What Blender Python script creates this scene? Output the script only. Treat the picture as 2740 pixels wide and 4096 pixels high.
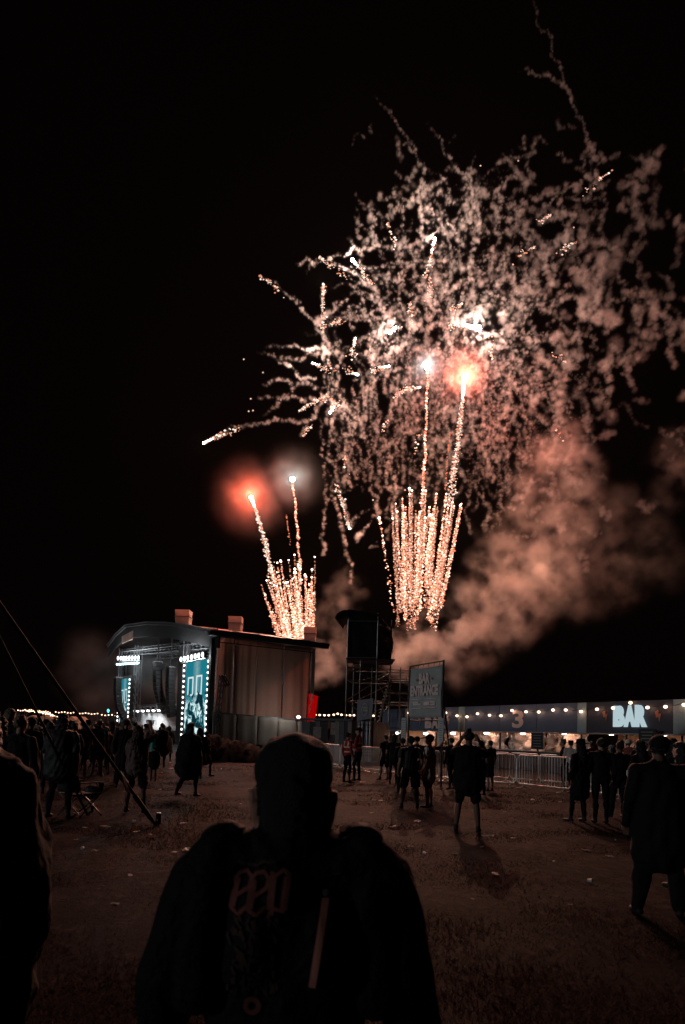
import bpy, bmesh, math, random
import numpy as np
from mathutils import Vector, Matrix, Quaternion
from mathutils.bvhtree import BVHTree
random.seed(7); rng = np.random.default_rng(11)
for o in list(bpy.data.objects): bpy.data.objects.remove(o)
scene = bpy.context.scene
COL = scene.collection
rad = math.radians

# ------------------------------------------------------------------ camera
FPX, TH, RO, CX = 2700.0, rad(3.0), rad(1.72), 1370.0
CY = 2938 - FPX*math.tan(TH)*math.cos(RO)
EYE = Vector((0, 0, 1.6))
Fv = Vector((0, math.cos(TH), math.sin(TH))); Uv = Vector((0, -math.sin(TH), math.cos(TH))); Rv = Vector((1, 0, 0))
rv = Rv*math.cos(RO) + Uv*math.sin(RO); uv = Uv*math.cos(RO) - Rv*math.sin(RO)
cam_d = bpy.data.cameras.new('camera'); cam = bpy.data.objects.new('camera', cam_d); COL.objects.link(cam)
cam.matrix_world = Matrix(((rv.x, uv.x, -Fv.x, EYE.x), (rv.y, uv.y, -Fv.y, EYE.y), (rv.z, uv.z, -Fv.z, EYE.z), (0, 0, 0, 1)))
cam_d.sensor_fit = 'HORIZONTAL'; cam_d.sensor_width = 24.0; cam_d.lens = FPX/2740*24
cam_d.shift_y = (CY-2048)/2740; cam_d.clip_end = 3000; cam_d.clip_start = 0.05
cam_d.dof.use_dof = True; cam_d.dof.focus_distance = 55; cam_d.dof.aperture_fstop = 4.0
scene.camera = cam
# ------------------------------------------------------------------ night sky, added cool side lamp, exposure
world = bpy.data.worlds.new('World'); scene.world = world; world.use_nodes = True
wn = world.node_tree
sky = wn.nodes.new('ShaderNodeTexSky'); sky.sky_type = 'NISHITA'; sky.sun_disc = False
sky.sun_elevation = rad(-6); sky.sun_rotation = rad(200); sky.air_density = 1.0; sky.dust_density = 3.0
bg = wn.nodes['Background']; wn.links.new(sky.outputs[0], bg.inputs[0]); bg.inputs[1].default_value = 0.004
fill_d = bpy.data.lights.new('cool_side_fill', 'SUN'); fill_d.energy = 0.30; fill_d.angle = rad(3); fill_d.color = (.88, .95, 1.0)  # added sun lamp, stands in for an unseen cool light from the left
fill_sun = bpy.data.objects.new('cool_side_fill', fill_d); COL.objects.link(fill_sun); fill_sun.location = (-30, -15, 20)
fill_sun.rotation_euler = Vector((.92, .36, -.14)).to_track_quat('-Z', 'Y').to_euler()
scene.view_settings.view_transform = 'Standard'; scene.view_settings.look = 'None'
scene.view_settings.exposure = 0.0; scene.view_settings.gamma = 1.0; scene.view_settings.use_curve_mapping = False
scene.render.engine = 'CYCLES'
cy_ = scene.cycles
cy_.use_denoising = True; cy_.max_bounces = 4; cy_.diffuse_bounces = 2; cy_.glossy_bounces = 2
cy_.transmission_bounces = 4; cy_.volume_bounces = 0; cy_.transparent_max_bounces = 12
cy_.sample_clamp_indirect = 3.0; cy_.caustics_reflective = False; cy_.caustics_refractive = False
cy_.volume_step_rate = 1.5; cy_.volume_max_steps = 256

# ------------------------------------------------------------------ helpers: placing
def ray(px, py): return Fv + rv*((px-CX)/FPX) - uv*((py-CY)/FPX)
def P(px, py, Y):
    d = ray(px, py); return EYE + d*(Y/d.y)
def G(px, py):
    d = ray(px, py); return EYE + d*(-EYE.z/d.z)
def SZ(px, py, o, d):
    k = ray(px, py); det = -k.x*d[1] + d[0]*k.y
    bx, by = o[0]-EYE.x, o[1]-EYE.y
    t = (-bx*d[1] + d[0]*by)/det; s = (k.x*by - k.y*bx)/det
    return s, EYE.z + t*k.z
def PS(px, Y, z):                       # ground track of pixel column px (near the horizon) at depth Y, height z
    p = P(px, 2938+0.03*(px-1370), Y); return Vector((p.x, Y, z))

# ------------------------------------------------------------------ helpers: materials
MATS = {}
def mat(name, col, rough=0.7, metal=0.0, var=0.25, scale=6.0, bump=0.15, bscale=None, spec=0.35, emit=None, estr=0.0, trans=0.0):
    if name in MATS: return MATS[name]
    m = bpy.data.materials.new(name); m.use_nodes = True; nt = m.node_tree; b = nt.nodes['Principled BSDF']
    b.inputs['Roughness'].default_value = rough; b.inputs['Metallic'].default_value = metal
    b.inputs['Specular IOR Level'].default_value = spec
    tc = nt.nodes.new('ShaderNodeTexCoord')
    n = nt.nodes.new('ShaderNodeTexNoise'); n.inputs['Scale'].default_value = scale; n.inputs['Detail'].default_value = 6
    nt.links.new(tc.outputs['Object'], n.inputs['Vector'])
    mx = nt.nodes.new('ShaderNodeMix'); mx.data_type = 'RGBA'
    c = Vector(col[:3])
    mx.inputs[6].default_value = (*(c*(1-var)), 1); mx.inputs[7].default_value = (*[min(1, x*(1+var)) for x in c], 1)
    nt.links.new(n.outputs['Fac'], mx.inputs[0]); nt.links.new(mx.outputs[2], b.inputs['Base Color'])
    if bump > 0:
        n2 = nt.nodes.new('ShaderNodeTexNoise'); n2.inputs['Scale'].default_value = bscale or scale*3; n2.inputs['Detail'].default_value = 5
        nt.links.new(tc.outputs['Object'], n2.inputs['Vector'])
        bp = nt.nodes.new('ShaderNodeBump'); bp.inputs['Strength'].default_value = bump; bp.inputs['Distance'].default_value = 0.05
        nt.links.new(n2.outputs['Fac'], bp.inputs['Height']); nt.links.new(bp.outputs[0], b.inputs['Normal'])
    if emit:
        b.inputs['Emission Color'].default_value = (*emit, 1); b.inputs['Emission Strength'].default_value = estr
        m.cycles.emission_sampling = 'NONE' if estr else 'AUTO'
    if trans: b.inputs['Transmission Weight'].default_value = trans
    MATS[name] = m; return m
def tmat(name, col, tw, **kw):                                # cloth that lets light through
    if name in MATS: return MATS[name]
    m = mat(name, col, **kw); nt = m.node_tree; b = nt.nodes['Principled BSDF']; out = nt.nodes['Material Output']
    t = nt.nodes.new('ShaderNodeBsdfTranslucent'); mx = nt.nodes.new('ShaderNodeMixShader'); mx.inputs[0].default_value = tw
    src = b.inputs['Base Color'].links[0].from_socket; nt.links.new(src, t.inputs['Color'])
    nt.links.new(b.outputs[0], mx.inputs[1]); nt.links.new(t.outputs[0], mx.inputs[2]); nt.links.new(mx.outputs[0], out.inputs[0])
    return m
def emat(name, col, s, sampling='NONE'):
    if name in MATS: return MATS[name]
    m = bpy.data.materials.new(name); m.use_nodes = True; nt = m.node_tree
    nt.nodes.remove(nt.nodes['Principled BSDF']); e = nt.nodes.new('ShaderNodeEmission')
    e.inputs[0].default_value = (*col, 1); e.inputs[1].default_value = s
    nt.links.new(e.outputs[0], nt.nodes['Material Output'].inputs[0]); m.cycles.emission_sampling = sampling
    MATS[name] = m; return m

# ------------------------------------------------------------------ helpers: objects
def tag(o, label=None, cat=None, group=None, kind=None):
    if label: o['label'] = label
    if cat: o['category'] = cat
    if group: o['group'] = group
    if kind: o['kind'] = kind
    return o
def empty(name, loc, label, cat, group=None, rz=0.0):
    o = bpy.data.objects.new(name, None); COL.objects.link(o); o.location = loc; o.rotation_euler = (0, 0, rz)
    o.empty_display_size = 0.1
    return tag(o, label, cat, group)
class MB:
    def __init__(s): s.v = []; s.f = []; s.m = []; s.smooth = []
    def add(s, vs, fs, mi=0, sm=False):
        b = len(s.v); s.v += [tuple(v) for v in vs]
        for f in fs: s.f.append(tuple(b+i for i in f)); s.m.append(mi); s.smooth.append(sm)
        return s
    def frame(s, o, ex, ey, ez, mi=0):                       # box from centre and three half-vectors
        o, ex, ey, ez = map(Vector, (o, ex, ey, ez))
        vs = [o+ex*a+ey*b+ez*c for a in (-1, 1) for b in (-1, 1) for c in (-1, 1)]
        fs = [(0, 1, 3, 2), (4, 6, 7, 5), (0, 4, 5, 1), (2, 3, 7, 6), (0, 2, 6, 4), (1, 5, 7, 3)]
        return s.add(vs, fs, mi)
    def box(s, c, size, rz=0, mi=0):
        q = Matrix.Rotation(rz, 3, 'Z'); h = Vector(size)/2
        return s.frame(c, q@Vector((h.x, 0, 0)), q@Vector((0, h.y, 0)), (0, 0, h.z), mi)
    def tube(s, p0, p1, r0, r1=None, n=8, mi=0, caps=True):
        r1 = r0 if r1 is None else r1; p0, p1 = Vector(p0), Vector(p1); d = (p1-p0)
        if d.length < 1e-6: return s
        d.normalize(); a = d.orthogonal().normalized(); b = d.cross(a)
        vs = []
        for p, r in ((p0, r0), (p1, r1)):
            for i in range(n): t = 2*math.pi*i/n; vs.append(p+(a*math.cos(t)+b*math.sin(t))*r)
        fs = [(i, (i+1) % n, n+(i+1) % n, n+i) for i in range(n)]
        s.add(vs, fs, mi, True)
        if caps: s.add(vs, [tuple(range(n-1, -1, -1)), tuple(range(n, 2*n))], mi)
        return s
    def path(s, pts, r, n=6, mi=0):
        for a, b in zip(pts[:-1], pts[1:]): s.tube(a, b, r, n=n, mi=mi)
        return s
    def ball(s, c, r, nu=8, nv=6, mi=0, sc=(1, 1, 1)):
        c = Vector(c); vs = [c+Vector((0, 0, r*sc[2]))]
        for j in range(1, nv):
            ph = math.pi*j/nv
            for i in range(nu):
                t = 2*math.pi*i/nu; vs.append(c+Vector((r*sc[0]*math.sin(ph)*math.cos(t), r*sc[1]*math.sin(ph)*math.sin(t), r*sc[2]*math.cos(ph))))
        vs.append(c-Vector((0, 0, r*sc[2]))); L = len(vs)-1; fs = []
        for i in range(nu): fs.append((0, 1+i, 1+(i+1) % nu)); fs.append((L, L-nu+(i+1) % nu, L-nu+i))
        for j in range(nv-2):
            a = 1+j*nu; b = a+nu
            for i in range(nu): fs.append((a+i, b+i, b+(i+1) % nu, a+(i+1) % nu))
        return s.add(vs, fs, mi, True)
    def prism(s, poly, n, mi=0):                             # poly: 3D points (planar), n: extrusion vector
        n = Vector(n); vs = [Vector(p) for p in poly]; k = len(vs)
        return s.add(vs+[v+n for v in vs], [tuple(range(k)), tuple(range(2*k-1, k-1, -1))]+[(i, i+k, (i+1) % k+k, (i+1) % k) for i in range(k)], mi)
    def mesh(s, name, mats):
        me = bpy.data.meshes.new(name); me.from_pydata(s.v, [], s.f)
        for m in mats: me.materials.append(m)
        me.polygons.foreach_set('material_index', s.m); me.polygons.foreach_set('use_smooth', s.smooth)
        me.update()
        bm = bmesh.new(); bm.from_mesh(me); bmesh.ops.recalc_face_normals(bm, faces=bm.faces); bm.to_mesh(me); bm.free()
        return me
    def build(s, name, mats, parent=None, local=False, loc=None):
        if not isinstance(mats, (list, tuple)): mats = [mats]
        off = Vector((0, 0, 0))
        if parent is not None and not local:
            w = parent; off = Vector(w.location)
            while w.parent: w = w.parent; off += Vector(w.location)
        elif loc is not None: off = Vector(loc)
        if off.length: s.v = [(x-off.x, y-off.y, z-off.z) for x, y, z in s.v]
        o = bpy.data.objects.new(name, s.mesh(name, mats)); COL.objects.link(o)
        if parent is not None: o.parent = parent
        elif loc is not None: o.location = loc
        return o
def inst(name, me, loc, parent=None, rot=(0, 0, 0), scale=(1, 1, 1)):
    o = bpy.data.objects.new(name, me); COL.objects.link(o)
    if parent is not None: o.parent = parent
    o.location = loc; o.rotation_euler = rot; o.scale = scale
    return o
def lamp(name, loc, power, col, radius=0.05, parent=None, typ='POINT', **kw):
    d = bpy.data.lights.new(name, typ); d.energy = power; d.color = col
    if hasattr(d, 'shadow_soft_size'): d.shadow_soft_size = radius
    for k, v in kw.items(): setattr(d, k, v)
    o = bpy.data.objects.new(name, d); COL.objects.link(o); o.location = loc
    if parent is not None:
        o.parent = parent; o.location = Vector(loc)-Vector(parent.location)
    return o
def text_mesh(name, txt, size, m, extrude=0.01, offset=0.0, space=1.0):
    cu = bpy.data.curves.new(name, 'FONT'); cu.body = txt; cu.size = size; cu.extrude = extrude; cu.offset = offset
    cu.align_x = 'CENTER'; cu.align_y = 'CENTER'; cu.space_character = space; cu.resolution_u = 4
    t = bpy.data.objects.new('tmp', cu); COL.objects.link(t)
    dg = bpy.context.evaluated_depsgraph_get(); me = bpy.data.meshes.new_from_object(t.evaluated_get(dg))
    bpy.data.objects.remove(t); bpy.data.curves.remove(cu); me.name = name; me.materials.clear(); me.materials.append(m)
    return me
def place_text(name, me, loc, dirx, parent, sx=1, sz=1):       # text upright in a vertical plane whose rightward axis is dirx
    o = bpy.data.objects.new(name, me); COL.objects.link(o)
    dx = Vector((dirx[0], dirx[1], 0)).normalized(); dz = Vector((0, 0, 1)); dy = dx.cross(dz)*-1
    n = dx.cross(dz)                                            # faces the viewer side
    M = Matrix(((dx.x*sx, 0, n.x, 0), (dx.y*sx, 0, n.y, 0), (0, sz, 0, 0), (0, 0, 0, 1)))
    off = Vector((0, 0, 0)); w = parent
    while w: off += Vector(w.location); w = w.parent
    o.parent = parent; o.matrix_basis = Matrix.Translation(Vector(loc)-off) @ M
    return o

# ================================================================== GROUND
def ground_mat():
    m = bpy.data.materials.new('trampled_field'); m.use_nodes = True; nt = m.node_tree; b = nt.nodes['Principled BSDF']
    tc = nt.nodes.new('ShaderNodeTexCoord')
    mp = nt.nodes.new('ShaderNodeMapping'); mp.inputs['Scale'].default_value = (1, 0.6, 1)
    nt.links.new(tc.outputs['Object'], mp.inputs['Vector'])
    n1 = nt.nodes.new('ShaderNodeTexNoise'); n1.inputs['Scale'].default_value = 0.5; n1.inputs['Detail'].default_value = 8
    n2 = nt.nodes.new('ShaderNodeTexNoise'); n2.inputs['Scale'].default_value = 6.0; n2.inputs['Detail'].default_value = 8; n2.inputs['Roughness'].default_value = 0.78
    nt.links.new(mp.outputs[0], n1.inputs['Vector']); nt.links.new(mp.outputs[0], n2.inputs['Vector'])
    ad = nt.nodes.new('ShaderNodeMath'); ad.operation = 'MULTIPLY_ADD'; ad.inputs[1].default_value = 0.3
    nt.links.new(n1.outputs['Fac'], ad.inputs[0])
    ml = nt.nodes.new('ShaderNodeMath'); ml.operation = 'MULTIPLY'; ml.inputs[1].default_value = 0.7
    nt.links.new(n2.outputs['Fac'], ml.inputs[0]); nt.links.new(ml.outputs[0], ad.inputs[2])
    cr = nt.nodes.new('ShaderNodeValToRGB'); e = cr.color_ramp.elements
    e[0].position = 0.42; e[0].color = (0.0012, 0.001, 0.001, 1); e[1].position = 0.62; e[1].color = (0.062, 0.048, 0.044, 1)
    x = cr.color_ramp.elements.new(0.5); x.color = (0.0055, 0.0045, 0.0042, 1)
    nt.links.new(ad.outputs[0], cr.inputs[0]); nt.links.new(cr.outputs[0], b.inputs['Base Color'])
    b.inputs['Roughness'].default_value = 0.7; b.inputs['Specular IOR Level'].default_value = 0.03; b.inputs['Sheen Weight'].default_value = .012; b.inputs['Sheen Tint'].default_value = (.9, .62, .52, 1); b.inputs['Sheen Roughness'].default_value = .22
    bp = nt.nodes.new('ShaderNodeBump'); bp.inputs['Strength'].default_value = 1.0; bp.inputs['Distance'].default_value = 0.16
    nt.links.new(ad.outputs[0], bp.inputs['Height']); nt.links.new(bp.outputs[0], b.inputs['Normal'])
    return m
def build_ground():
    xs = np.concatenate([np.linspace(-400, -40, 10), np.linspace(-38, 38, 191), np.linspace(40, 400, 10)])
    ys = np.concatenate([np.linspace(-60, -3, 4), np.linspace(-2, 60, 249), np.linspace(64, 700, 16)])
    X, Y = np.meshgrid(xs, ys)
    Z = np.zeros_like(X)
    for k in range(26):
        a = rng.uniform(0, 6.28); w = rng.uniform(0.6, 6.0); ph = rng.uniform(0, 6.28)
        Z += 0.0045*np.sin((X*math.cos(a)+Y*math.sin(a))*w+ph)/math.sqrt(w)*1.5
    Z[(np.abs(X) > 38) | (Y > 60) | (Y < -2)] = 0
    Z = np.clip(Z, -0.03, 0.02)-0.004
    nx, ny = len(xs), len(ys)
    v = np.stack([X, Y, Z], -1).reshape(-1, 3)
    idx = np.arange(nx*ny).reshape(ny, nx)
    f = np.stack([idx[:-1, :-1], idx[:-1, 1:], idx[1:, 1:], idx[1:, :-1]], -1).reshape(-1, 4)
    me = bpy.data.meshes.new('ground'); me.from_pydata(v.tolist(), [], f.tolist()); me.materials.append(ground_mat())
    me.polygons.foreach_set('use_smooth', [True]*len(me.polygons))
    o = bpy.data.objects.new('ground', me); COL.objects.link(o)
    tag(o, 'brown trampled grass field under the crowd at night', 'ground', kind='structure')
build_ground()

def build_grass():
    N = 200000
    y = 2.2+rng.random(N)**1.7*30; hw = 0.55*y+0.6
    x = rng.uniform(-1, 1, N)*hw
    # clumps
    keep = (np.sin(x*1.7+np.sin(y*1.3)*2)+np.sin(y*2.1+x*.7)+rng.normal(0, .8, N)) > -0.6
    x, y = x[keep], y[keep]; N = len(x)
    h = rng.uniform(.006, .028, N); a = rng.uniform(0, 6.28, N); w = rng.uniform(.0025, .006, N)*(1+y*.06)
    lx, ly = rng.normal(0, .03, N), rng.normal(0, .03, N)
    v = np.zeros((N, 3, 3))
    v[:, 0] = np.stack([x-w*np.cos(a), y-w*np.sin(a), np.full(N, -.02)], -1)
    v[:, 1] = np.stack([x+w*np.cos(a), y+w*np.sin(a), np.full(N, -.02)], -1)
    v[:, 2] = np.stack([x+lx, y+ly, h], -1)
    me = bpy.data.meshes.new('grass'); me.vertices.add(N*3); me.vertices.foreach_set('co', v.reshape(-1))
    me.loops.add(N*3); me.loops.foreach_set('vertex_index', np.arange(N*3)); me.polygons.add(N)
    me.polygons.foreach_set('loop_start', np.arange(N)*3); me.update(); me.validate()
    me.materials.append(tmat('dry_grass', (.032, .024, .02), .7, rough=.8, spec=.05, var=.6, scale=1.5, bump=0))
    o = bpy.data.objects.new('grass', me); COL.objects.link(o)
    tag(o, 'short dry grass growing in tufts over the field', 'grass', kind='stuff')
build_grass()

def earth_bank():
    # dark lumpy heap in front of the pale wall beside the stage
    n = 46; mb = MB(); top = []
    pts = [(800, 2960), (835, 2942), (862, 2940), (885, 2952), (905, 2950), (925, 2966), (960, 2962), (990, 2972), (1020, 2985), (1080, 2992), (1120, 3010)]
    Yc = 37.0; xs0 = [P(p[0], p[1], Yc).x for p in pts]; zs0 = [P(p[0], p[1], Yc).z for p in pts]
    vs = []; m2 = 12
    for i in range(n+1):
        x = xs0[0]-1.0+(xs0[-1]-xs0[0]+2.2)*i/n; h = float(np.interp(x, xs0, zs0, left=0.2, right=0.0))
        if i in (0, n): h = 0.0
        for j in range(m2+1):
            t = j/m2*2-1; hh = h*max(0, 1-abs(t)**1.8)*(1+.10*math.sin(i*1.9+j*2.3))
            vs.append((x+.15*math.sin(j*3.1+i), Yc+t*2.6+.2*math.sin(i*1.3), hh-.03))
    fs = [(i*(m2+1)+j, i*(m2+1)+j+1, (i+1)*(m2+1)+j+1, (i+1)*(m2+1)+j) for i in range(n) for j in range(m2)]
    mb.add(vs, fs, 0, True)
    o = mb.build('earth_bank', mat('dark_earth', (.02, .016, .014), .95, spec=.03, var=.5, scale=2, bump=.8, bscale=6))
    tag(o, 'dark lumpy bank of earth below the pale stage wall', 'earth bank', kind='structure')
earth_bank()

# ================================================================== STAGE
U2 = Vector((-.57, .82, 0)); V2 = Vector((.82, .57, 0)); U2.normalize(); V2.normalize()
C0 = P(850, 2900, 66.8); C0.z = 0
def ST(s, d, z): return C0 + U2*s + V2*d + Vector((0, 0, z))     # along the front, into the stage, up
m_truss = mat('truss_aluminium', (.16, .16, .17), .45, .7, var=.2)
m_black = mat('black_fabric', (.012, .011, .012), .9, var=.3, scale=3, bump=.3)
m_roof = mat('stage_roof_skin', (.05, .045, .045), .5, var=.3, scale=.6, bump=.4, bscale=1.5)
m_tarp = tmat('brown_tarpaulin', (.50, .27, .21), .5, rough=.75, var=.22, scale=.35, bump=.5, bscale=.8)
m_dark = mat('dark_paint', (.02, .02, .022), .55, var=.3)
m_box = tmat('crate_wrap', (.75, .56, .5), .5, rough=.6, var=.15, scale=1.2, bump=.5, bscale=3)
m_deck = mat('stage_deck', (.03, .03, .03), .6)
m_curtain = mat('stage_backdrop', (.20, .20, .205), .9, var=.3, scale=.5, bump=.4, bscale=2)
stage = empty('festival_stage', ST(14, 4, 0), 'big festival stage with dark arched roof and brown tarpaulin side wall', 'stage')
# deck
mb = MB(); mb.frame(ST(17.5, 7.5, .75), U2*17.2, V2*6.6, (0, 0, .75)); mb.build('deck', m_deck, stage)
# backdrop, far wing wall
mb = MB(); mb.frame(ST(18.5, 13.2, 6.6), U2*14.5, V2*.06, (0, 0, 6)); mb.build('backdrop', m_curtain, stage)
mb = MB(); mb.frame(ST(34.6, 7, 6.4), U2*.06, V2*6.4, (0, 0, 6.4)); mb.build('wing_wall', m_black, stage)
# roof: curved profile extruded along the depth
prof = [(-1.4, 11.15), (1.8, 11.6), (6.2, 12.5), (13, 13.6), (20.2, 14.5), (28.5, 15.1), (33, 14.3), (36.6, 13.1)]
def roof_part(name, lo, hi, d0, d1, m, par):
    mb = MB(); n = len(prof); vs = []
    for d in (d0, d1):
        for s, z in prof: vs.append(ST(s, d, z+hi))
        for s, z in prof: vs.append(ST(s, d, z+lo))
    fs = []
    for i in range(n-1):
        fs += [(i, i+1, 2*n+i+1, 2*n+i), (n+i, 3*n+i, 3*n+i+1, n+i+1), (i, n+i, n+i+1, i+1), (2*n+i, 2*n+i+1, 3*n+i+1, 3*n+i)]
    fs += [(0, 2*n, 3*n, n), (n-1, 2*n-1, 4*n-1, 3*n-1)]
    mb.add(vs, fs); return mb.build(name, m, par)
roof = roof_part('roof', 0, .28, -.5, 12.7, m_roof, stage)
for d in (-.56, 4, 10):                                                  # ribs of the roof skin
    roof_part('rib', .26, .36, d, d+.16, m_truss, roof)
roof_part('front_header', -1.5, -.05, -.3, -.15, m_black, stage)         # fabric header hanging at the front
# side eave gutter
mb = MB(); mb.frame(ST(-1.25, 5.6, 11.05), U2*.28, V2*6.9, (0, 0, .22)); mb.build('eave', m_dark, stage)
mb = MB(); mb.frame(ST(-1.3, 5.6, 11.34), U2*.04, V2*6.7, (0, 0, .035)); mb.build('eave_trim', mat('eave_metal', (.45, .33, .28), .4, .6), stage)
# side wall of hanging tarpaulin panels, bellied and pleated
def tarp_panel(d0, d1, ztop0, ztop1, seed):
    n, k = 14, 20; vs = []; r = random.Random(seed)
    ph = [r.uniform(0, 6) for _ in range(4)]
    for i in range(n+1):
        t = i/n
        for j in range(k+1):
            w = j/k; z = .35+(ztop0+(ztop1-ztop0)*t-.35)*w
            off = .07*math.sin(t*9+ph[0]+w*.8)+.05*math.sin(t*21+ph[1])+.06*math.sin(w*7+ph[2]+t*2)-.10*math.sin(math.pi*t)*(1-w*.4)
            vs.append(ST(-.35+off-.02*abs(t-.5), d0+(d1-d0)*(t+.0)+(-.10*(1-w))*t, z))
    fs = [(i*(k+1)+j, (i+1)*(k+1)+j, (i+1)*(k+1)+j+1, i*(k+1)+j+1) for i in range(n) for j in range(k)]
    mb = MB(); mb.add(vs, fs, 0, True)
    o = mb.build('tarpaulin_panel', m_tarp, stage)
    sd = o.modifiers.new('thickness', 'SOLIDIFY'); sd.thickness = .03
e = [0.0, 1.9, 4.4, 7.6, 11.0]
for i in range(4): tarp_panel(e[i]+.02, e[i+1]-.02, 10.85, 10.9, 40+i)
mb = MB(); mb.frame(ST(-.2, 11.35, 5.5), U2*.1, V2*.22, (0, 0, 5.4)); mb.build('corner_post', mat('post_brown', (.16, .1, .085), .6), stage)
mb = MB(); mb.frame(ST(-.1, -.35, 5.4), U2*.25, V2*.25, (0, 0, 5.4)); mb.build('corner_post', m_dark, stage)
mb = MB(); mb.frame(ST(-.62, 5.6, 10.35), U2*.03, V2*5.6, (0, 0, .05)); mb.build('tarpaulin_rail', m_dark, stage)
# box trusses carrying the roof
def truss(mbx, a, b, w=.5, n=8):
    a, b = Vector(a), Vector(b); d = (b-a).normalized(); s1 = d.orthogonal().normalized(); s2 = d.cross(s1)
    cs = [(s1*i+s2*j)*w/2 for i, j in ((1, 1), (1, -1), (-1, -1), (-1, 1))]
    for c in cs: mbx.tube(a+c, b+c, .05, n=5)
    for k in range(n):
        p0, p1 = a.lerp(b, k/n), a.lerp(b, (k+1)/n)
        for q in range(4): mbx.tube(p0+cs[q], p1+cs[(q+1) % 4], .028, n=4)
for s, d in ((.9, .9), (9.4, .9), (26.6, .9), (33.4, .9), (9.4, 12.6), (26.6, 12.6)):
    mb = MB(); truss(mb, ST(s, d, 0), ST(s, d, 11.2 if s < 3 else 12.6), .7, 12); mb.build('truss_tower', m_truss, stage)
for d in (.9, 5.5):
    mb = MB(); truss(mb, ST(2, d, 10.6), ST(33.4, d, 12.2), .7, 26); mb.build('roof_truss', m_truss, stage)
mb = MB(); truss(mb, ST(11, 2.2, 4.45), ST(32.4, 2.2, 4.45), .4, 22); mb.build('light_truss', m_truss, stage)
# banner on the gable
mb = MB(); p = [(487, 2574), (531, 2556), (531, 2522), (487, 2546)]
q = [ST(*((lambda t: (t[0], -.62, t[1]))(SZ(*x, C0-V2*.62, U2)))) for x in p]
mb.prism(q, V2*.06); mb.build('gable_banner', mat('gable_banner', (.55, .35, .28), .7, var=.5, scale=1.0, bump=.3), stage)
# dark wing curtain between the near screen and the opening
mb = MB(); mb.frame(ST(9.9, .7, 6.2), U2*1.5, V2*.1, (0, 0, 5.6)); mb.build('wing_curtain', m_black, stage)
mb = MB(); mb.frame(ST(33.6, .7, 6.2), U2*1.2, V2*.1, (0, 0, 5.6)); mb.build('wing_curtain', m_black, stage)

# screens ------------------------------------------------------------
def screen_mat(name, seed, strength):
    m = bpy.data.materials.new(name); m.use_nodes = True; nt = m.node_tree; nt.nodes.remove(nt.nodes['Principled BSDF'])
    N = nt.nodes.new; L = nt.links.new
    tc = N('ShaderNodeUVMap'); sx = N('ShaderNodeSeparateXYZ'); L(tc.outputs[0], sx.inputs[0])
    mp = N('ShaderNodeMapping'); mp.inputs['Scale'].default_value = (3.2, 4.5, 1); mp.inputs['Location'].default_value = (seed, seed*.7, 0)
    L(tc.outputs[0], mp.inputs[0])
    n1 = N('ShaderNodeTexNoise'); n1.inputs['Scale'].default_value = 1.5; n1.inputs['Detail'].default_value = 7; n1.inputs['Roughness'].default_value = .62; n1.inputs['Distortion'].default_value = .6
    L(mp.outputs[0], n1.inputs['Vector'])
    def math_(op, a, b=None):
        x = N('ShaderNodeMath'); x.operation = op
        for i, y in enumerate((a, b)):
            if y is None: continue
            if isinstance(y, (int, float)): x.inputs[i].default_value = y
            else: L(y, x.inputs[i])
        return x.outputs[0]
    # lower picture: stark black and white video blotches
    bw = N('ShaderNodeValToRGB'); e = bw.color_ramp.elements
    e[0].position = .46; e[0].color = (.004, .02, .026, 1); e[1].position = .55; e[1].color = (.62, .78, .78, 1)
    x = bw.color_ramp.elements.new(.50); x.color = (.01, .17, .22, 1)
    L(n1.outputs['Fac'], bw.inputs[0])
    # upper picture: teal backdrop with a pale vertical beam and two bright panels
    up = N('ShaderNodeMix'); up.data_type = 'RGBA'; up.inputs[6].default_value = (.008, .16, .21, 1); up.inputs[7].default_value = (.30, .42, .44, 1)
    beam = math_('SUBTRACT', 1.0, math_('MULTIPLY', math_('ABSOLUTE', math_('SUBTRACT', sx.outputs[0], .52)), 5.0)); cl = N('ShaderNodeClamp'); L(beam, cl.inputs[0])
    L(math_('MULTIPLY', cl.outputs[0], n1.outputs['Fac']), up.inputs[0])
    def rect(cu, cv, hu, hv):
        a = math_('LESS_THAN', math_('ABSOLUTE', math_('SUBTRACT', sx.outputs[0], cu)), hu)
        b = math_('LESS_THAN', math_('ABSOLUTE', math_('SUBTRACT', sx.outputs[1], cv)), hv)
        return math_('MULTIPLY', a, b)
    fr = math_('ADD', math_('SUBTRACT', rect(.24, .67, .14, .13), rect(.24, .67, .085, .105)), math_('SUBTRACT', rect(.64, .68, .14, .13), rect(.64, .68, .085, .105)))
    up2 = N('ShaderNodeMix'); up2.data_type = 'RGBA'; L(fr, up2.inputs[0]); L(up.outputs[2], up2.inputs[6]); up2.inputs[7].default_value = (.55, .68, .68, 1)
    edge = N('ShaderNodeMapRange'); edge.inputs['From Min'].default_value = .50; edge.inputs['From Max'].default_value = .56
    L(math_('ADD', sx.outputs[1], math_('MULTIPLY', math_('SUBTRACT', n1.outputs['Fac'], .5), .9)), edge.inputs['Value'])
    fin = N('ShaderNodeMix'); fin.data_type = 'RGBA'; L(edge.outputs[0], fin.inputs[0]); L(bw.outputs[0], fin.inputs[6]); L(up2.outputs[2], fin.inputs[7])
    em = N('ShaderNodeEmission'); em.inputs[1].default_value = strength; L(fin.outputs[2], em.inputs[0])
    L(em.outputs[0], nt.nodes['Material Output'].inputs[0]); m.cycles.emission_sampling = 'FRONT'
    return m
bulb_white = emat('screen_bulb_white', (1, .93, .86), 4)
bulb_me = MB().ball((0, 0, 0), .10, 8, 6).mesh('bulb', [bulb_white])
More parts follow.
